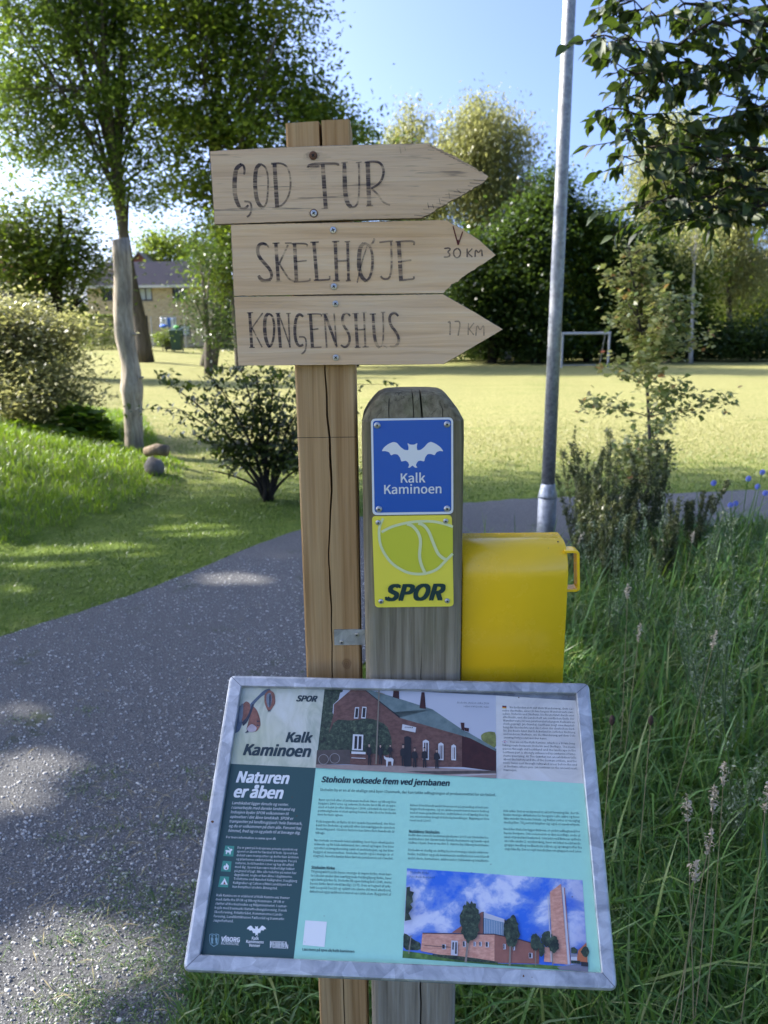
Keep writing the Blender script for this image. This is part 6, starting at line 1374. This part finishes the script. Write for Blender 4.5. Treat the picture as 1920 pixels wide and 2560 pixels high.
# flags
mb = MB(); 
for i, (c_m) in enumerate((0, 1, 2)): poly_on(mb, SB, [c5(788, 298 + 6.4 * i), c5(818, 299.5 + 6.4 * i), c5(818.5, 306 + 6.4 * i), c5(788.5, 304.5 + 6.4 * i)], W1 + .0002, c_m)
poly_on(mb, SB, [c5(790, 546), c5(822, 548), c5(823, 567), c5(791, 565)], W1 + .0002, 3)
for k, P_ in enumerate(([(790, 546), (793, 546), (823, 564), (823, 567), (820, 567), (790, 549)], [(822, 548), (822, 551), (794, 565), (791, 565), (791, 562), (819, 548)], [(804, 547), (809, 547), (810, 566), (805, 566)], [(790, 553.5), (822.5, 555), (822.6, 560), (790.5, 558.5)])): poly_on(mb, SB, [c5(*p) for p in P_], W1 + .0003 + .00005 * k, 4)
for k, P_ in enumerate(([(805.5, 547), (807.8, 547), (808.5, 566), (806.3, 566)], [(790, 555), (822.5, 556.5), (822.6, 558.8), (790.5, 557.2)])): poly_on(mb, SB, [c5(*p) for p in P_], W1 + .0006 + .00005 * k, 1)
mb.build('flag_print', [PM[3], flat('flag_red', (.5, .03, .04), .4), flat('flag_gold', (.7, .5, .03), .4), flat('flag_blue', (.03, .05, .25), .4), PM[2]], panel)
# all the lettering
TW = W1 + .0003
def line(mb, s, p0, p1, **kw): a, b_ = p0, p1; return put_text(mb, SB, s, a[0], a[1], b_[0], TW, v1=None, **kw)
def block(mb, lines, p0, p1, pN, just=True, longest=None, last_ragged=True, indent=0, **kw):
    n_ = len(lines); u0, v0 = p0; W_ = p1[0] - p0[0]; uN, vN = pN; k = None
    if not just:
        V, _ = text_arrays(lines[longest], kw.get('shear', 0), 1); k = W_ / (V[:, 0].max() - V[:, 0].min())
    else:
        ks = []
        for s in lines[:max(1, n_ - 1)]: V, _ = text_arrays(s, 0, 1); ks.append(W_ / (V[:, 0].max() - V[:, 0].min()))
        k = float(np.median(ks))
    for i, s in enumerate(lines):
        t_ = i / max(1, n_ - 1); u = u0; v = v0 + (vN - v0) * t_
        ind = indent if i == 0 else 0
        rag = (not just) or (last_ragged and i == n_ - 1)
        if rag: put_text(mb, SB, s, u + ind, v, None, TW, size=k, **kw)
        else:
            ws = s.split(' '); V, _ = text_arrays(s, 0, 1); nat = (V[:, 0].max() - V[:, 0].min()) * k
            kk = (W_ - ind) / nat; put_text(mb, SB, s, u + ind, v, u + W_, TW, vs=1 / max(.8, min(1.25, kk)) if True else 1, **kw)
dk, wh = MB(), MB()
line(dk, 'SPOR', c3(892, 276), c3(1043, 282), shear=.3, bold=.055, res=3)
line(dk, 'Kalk', c3(815, 577), c3(1006, 583), shear=.22, bold=.045, res=4); line(dk, 'Kaminoen', c3(500, 673), c3(992, 697), shear=.22, bold=.045, res=4)
dk.build('title_lettering', PM[3], panel)
line(wh, 'Naturen', c3(448, 875), c3(832, 893), shear=.22, bold=.045, res=4); line(wh, 'er åben', c3(430, 985), c3(788, 998), shear=.22, bold=.045, res=4)
wh.build('title_lettering', PM[2], panel)
wh = MB()
block(wh, ['Landskabet ligger derude og venter.', 'I samarbejde med danske landmænd og', 'lodsejere byder SPOR velkommen til', 'oplevelser i det åbne landskab. SPOR er', 'trampestier på landbrugsjord i hele Danmark,', 'og du er velkommen på dem alle. Forvent høj', 'himmel, fred og ro og plads til at bevæge dig.'], c3(415, 1038), c3(945, 1064), c3(380, 1243), just=False, longest=4, shear=.22, res=2)
line(wh, 'For mere information se www.spor.dk', c3(372, 1290), c3(738, 1312), res=1)
block(wh, ['Du er gæst på lodsejerens private ejendom og', 'sporet er åbent for færdsel til fods. Sporet kan', 'delvist være trampestier og derfor kan årstiden', 'og planternes vækst påvirke passagen. Pas på', 'naturen, hold hunden i snor og tag dit affald', 'med dig. Sporet kan være midlertidigt lukket', 'på grund af jagt. Ikke alle toiletter på ruten har', 'døgnåbent, nogle er kun åbne i dagtimerne.', 'Toiletterne ved Mønsted Kalkgruber, Daugbjerg', 'Kalkgruber og Caféen v/Mini Landsbyen kan', 'kun benyttes i stedets åbningstid.'], c4(456, 182), c4(898, 209), c4(410, 472), just=False, longest=0, res=1)
block(wh, ['Kalk Kaminoen er etableret af Kalk Kaminoens Venner', 'med støtte fra SPOR og Viborg Kommune. SPOR er', 'støttet af Nordeafonden og Miljøministeriet. I samar-', 'bejde med Danmarks Naturfredningsforening, Dansk', 'Skovforening, Friluftsrådet, Kommunernes Lands-', 'forening, Landdistrikternes Fællesråd og Danmarks', 'Jægerforbund.'], c4(300, 535), c4(840, 570), c4(268, 722), just=False, longest=0, res=1)
line(wh, 'VÍBORG', c4(335, 868), c4(470, 875), bold=.05, res=2); line(wh, 'KOMMUNE', c4(334, 893), c4(465, 901), res=2)
line(wh, 'Kalk', c4(562, 856), c4(612, 858), bold=.03, res=2); line(wh, 'Kaminoens', c4(520, 880), c4(648, 887), bold=.03, res=2); line(wh, 'Venner', c4(540, 908), c4(622, 913), bold=.03, res=2)
line(wh, 'NORDEA', c4(697, 894), c4(822, 900), bold=.03, res=2); line(wh, 'FONDEN', c4(697, 918), c4(828, 926), bold=.03, res=2)
wh.build('body_lettering', PM[2], panel)
dk = MB()
a_, b_2 = c3(1078, 875), c5(411, 896); put_text(dk, SB, 'Stoholm voksede frem ved jernbanen', a_[0], a_[1], b_2[0], TW, shear=.22, bold=.04, res=3)
a_, b_2 = c3(1067, 940), c5(744, 978); put_text(dk, SB, 'Stoholm by er en af de utallige små byer i Danmark, der kan takke udbygningen af jernbanenettet for sin fødsel.', a_[0], a_[1], b_2[0], TW, res=2)
dk.build('heading_lettering', PM[3], panel)
dk = MB(); J = dict(res=1)
block(dk, ['Byen opstod efter at jernbanen mellem Skive og Viborg blev', "bygget i 1860'erne og selvom Stoholm først fik sit stoppe-", 'sted et halvt år efter åbningen i 1864, så betød de nye trans-', 'portmuligheder et stort spring fremad, ikke blot for Stoholm', 'men for hele egnen.'], c3(1058, 1013), c3(1630, 1043), c3(1045, 1122), **J)
block(dk, ['Folk begyndte at flytte til det spæde bysamfund, der blev', 'kaldt for Stoholm og opkaldt efter den nærliggende ejendom', 'Stoholmgaard. Gårdens historie kan føres flere hundrede år', 'tilbage.'], c3(1040, 1174), c3(1620, 1204), c3(1030, 1258), **J)
block(dk, ['Nu startede en rivende lokal udvikling, hvor byen efterhånden', 'voksede og fik både købmand, kro, smed og bager. Der blev', 'oprettet en brugsforening samt et andelsmejeri, og der blev', 'bygget et missionshus. Stoholm havde også i mange år et', 'slagteri, hvorfra kødet blev ført via jernbanen ud i landet.'], c4(1025, 128), c4(1612, 163), c4(1010, 243), last_ragged=False, **J)
line(dk, 'Stoholm Kirke', c4(1003, 332), c4(1175, 339), bold=.02, res=2)
block(dk, ['Til gengæld havde byen i mange år ingen kirke, men hør-', 'te i stedet under den nærliggende Feldingbjerg Kirke, hvor', 'også kirkegården lå. Stoholm fik egen kirkegård i 1945, mens', 'byens kirke først stod færdig i 1971. Den er tegnet af arki-', 'tekt Leopold Teschl og opført i moderne stil med alterbord,', 'døbefond og prædikestol muret op i røde sten. Byggeriet af'], c4(1000, 360), c4(1597, 394), c4(982, 508), last_ragged=False, **J)
block(dk, ['kirken blev blandt andet finansieret på grundlag af indsam-', 'linger fra borgerne, og en ældre pensioneret murer bidrog', 'ved at mure prædikestolen. Indtil kirken stod færdig blev by-', 'ens missionshus brugt til kirkelig handlinger. Bygningen blev', 'revet ned i 2007.'], c5(130, 1017), c5(693, 1048), c5(126, 1125), **J)
line(dk, 'Nutidens Stoholm', c5(122, 1207), c5(338, 1215), bold=.02, res=2)
block(dk, ['Indtil den seneste kommunalreform i 2007 var Stoholm ho-', 'vedstaden i det daværende Fjends Kommune og havde eget', 'rådhus i byen. Den er nu den 3. største by i Viborg Kommune.'], c5(119, 1231), c5(694, 1264), c5(116, 1285), last_ragged=False, **J)
block(dk, ['Stoholm er stadig en driftig by med mange lokale virksom-', 'heder, butikker og gode kommunale institutioner som blandt', 'andet skole, børnehave, ældrecenter, bibliotek og lokalhisto-'], c6(114, 193), c6(694, 228), c6(111, 252), last_ragged=False, **J)
block(dk, ['risk arkiv. Det er en by med et aktivt foreningsliv, der til-', 'byder mange aktiviteter for borgere i alle aldre og hvor', 'ikke mindst Stoholm Fritids- og Kulturcenter er en vigtig', 'medspiller. Til centret knytter sig også et vandrerhjem.'], c5(798, 1058), c5(1340, 1092), c5(798, 1140), last_ragged=False, **J)
block(dk, ['Nord for Stoholm ligger Birkesø, et yndet udflugtsmål for', 'byens borgere. Om sommeren er den nordlige ende af', 'søen et populært badested. Området ved Birkesø spillede', 'en rolle under 2. verdenskrig, hvor en lokal modstands-', 'gruppe modtog nedkastede våben og sprængstoffer fra', 'engelske fly. Der er rejst mindesten om gruppen ved søen.'], c6(800, 44), c6(1347, 80), c6(798, 186), last_ragged=False, **J)
block(dk, ['Sie befinden sich auf dem Wanderweg, dem Ca-', 'mino des Kalks, einer 30 km langen Wanderroute zwi-', 'schen Stoholm und Skelhøje. Die Route führt durch eine', 'alte Heide, und die Landschaft am nördlichen Ende der', 'Wanderroute ist von jahrhundertelangem Kalkabbau', 'stark geprägt. Im Grønhøj Gasthaus zeigt eine Ausstel-', 'lung die Geschichte und das Leben der deutschen Sied-', 'ler. Die Route führt durch Ackerland in östlicher Richtung', 'und endet in Skelhøje, wo die Wanderung auf dem Och-', 'senweg fortgesetzt werden kann.'], c5(790, 316), c5(1298, 350), c5(792, 532), indent=.011, **J)
block(dk, ['You are on the Kalk Kamino, which is a 30 km long', 'hiking route between Stoholm and Skelhøje. The route', 'passes through old heathland and the landscape in the', 'northern part is strongly influenced by centuries of lime-', 'stone quarrying. At The Grønhøj Inn an exhibition tells', 'about the history and life of the German settlers, and the', 'route turns east through cultivated areas before the end', 'at Skelhøje, where you can continue on the ancient road,', 'Hærvejen.'], c5(791, 563), c5(1310, 592), c5(794, 765), indent=.011, **J)
line(dk, 'Læs mere på spor.dk/kalk-kaminoen', c4(935, 937), c4(1320, 962), bold=.012, res=2)
dk.build('body_lettering', PM[3], panel)
TW = W1 + .0068; dk = MB()
line(dk, 'Stoholm station cirka 1910', c5(462, 292), c5(693, 305), shear=.2, res=1); line(dk, 'Udlånt af Æ Fjendbo Arkiv', c5(510, 318), c5(692, 330), shear=.2, res=1)
line(dk, 'STOHOLM', c5(92, 467), c5(150, 478), bold=.03, res=1)
line(dk, 'Stoholm Kirke', c6(128, 357), c6(262, 363), shear=.2, res=1); line(dk, 'Foto: Bente Bundgaard', c6(127, 387), c6(305, 396), shear=.2, res=1)
dk.build('caption_lettering', PM[3], panel)
mb = MB()
for _ in range(26):
    px, py = rng.uniform(640, 1440), rng.uniform(1760, 2390); u, v = uv(px, py, PWD); r = rng.uniform(.0002, .0007)
    poly_on(mb, SB, [(u + r * math.cos(a) * rng.uniform(.5, 2.2), v + r * math.sin(a) * rng.uniform(.6, 1.2)) for a in np.linspace(0, 2 * math.pi, 7, endpoint=False)], W1 + .0075 - .0072, 0)
mb.build('dirt_speck', M['rust'], panel, kind='stuff')
# small rust spots and dirt on the frame
mb = MB()
for px, py, r in ((531, 2054, .0022), (1309, 2440, .0014), (1330, 2443, .0007), (1422, 1742, .0008), (1297, 1744, .001)):
    u, v = uv(px, py, .0003); poly_on(mb, SB, [(u + r * math.cos(a) * rng.uniform(.6, 1.2), v + r * math.sin(a) * rng.uniform(.6, 1.2)) for a in np.linspace(0, 2 * math.pi, 9, endpoint=False)], .0003, 0)
mb.build('rust_spot', M['rust'], ib)
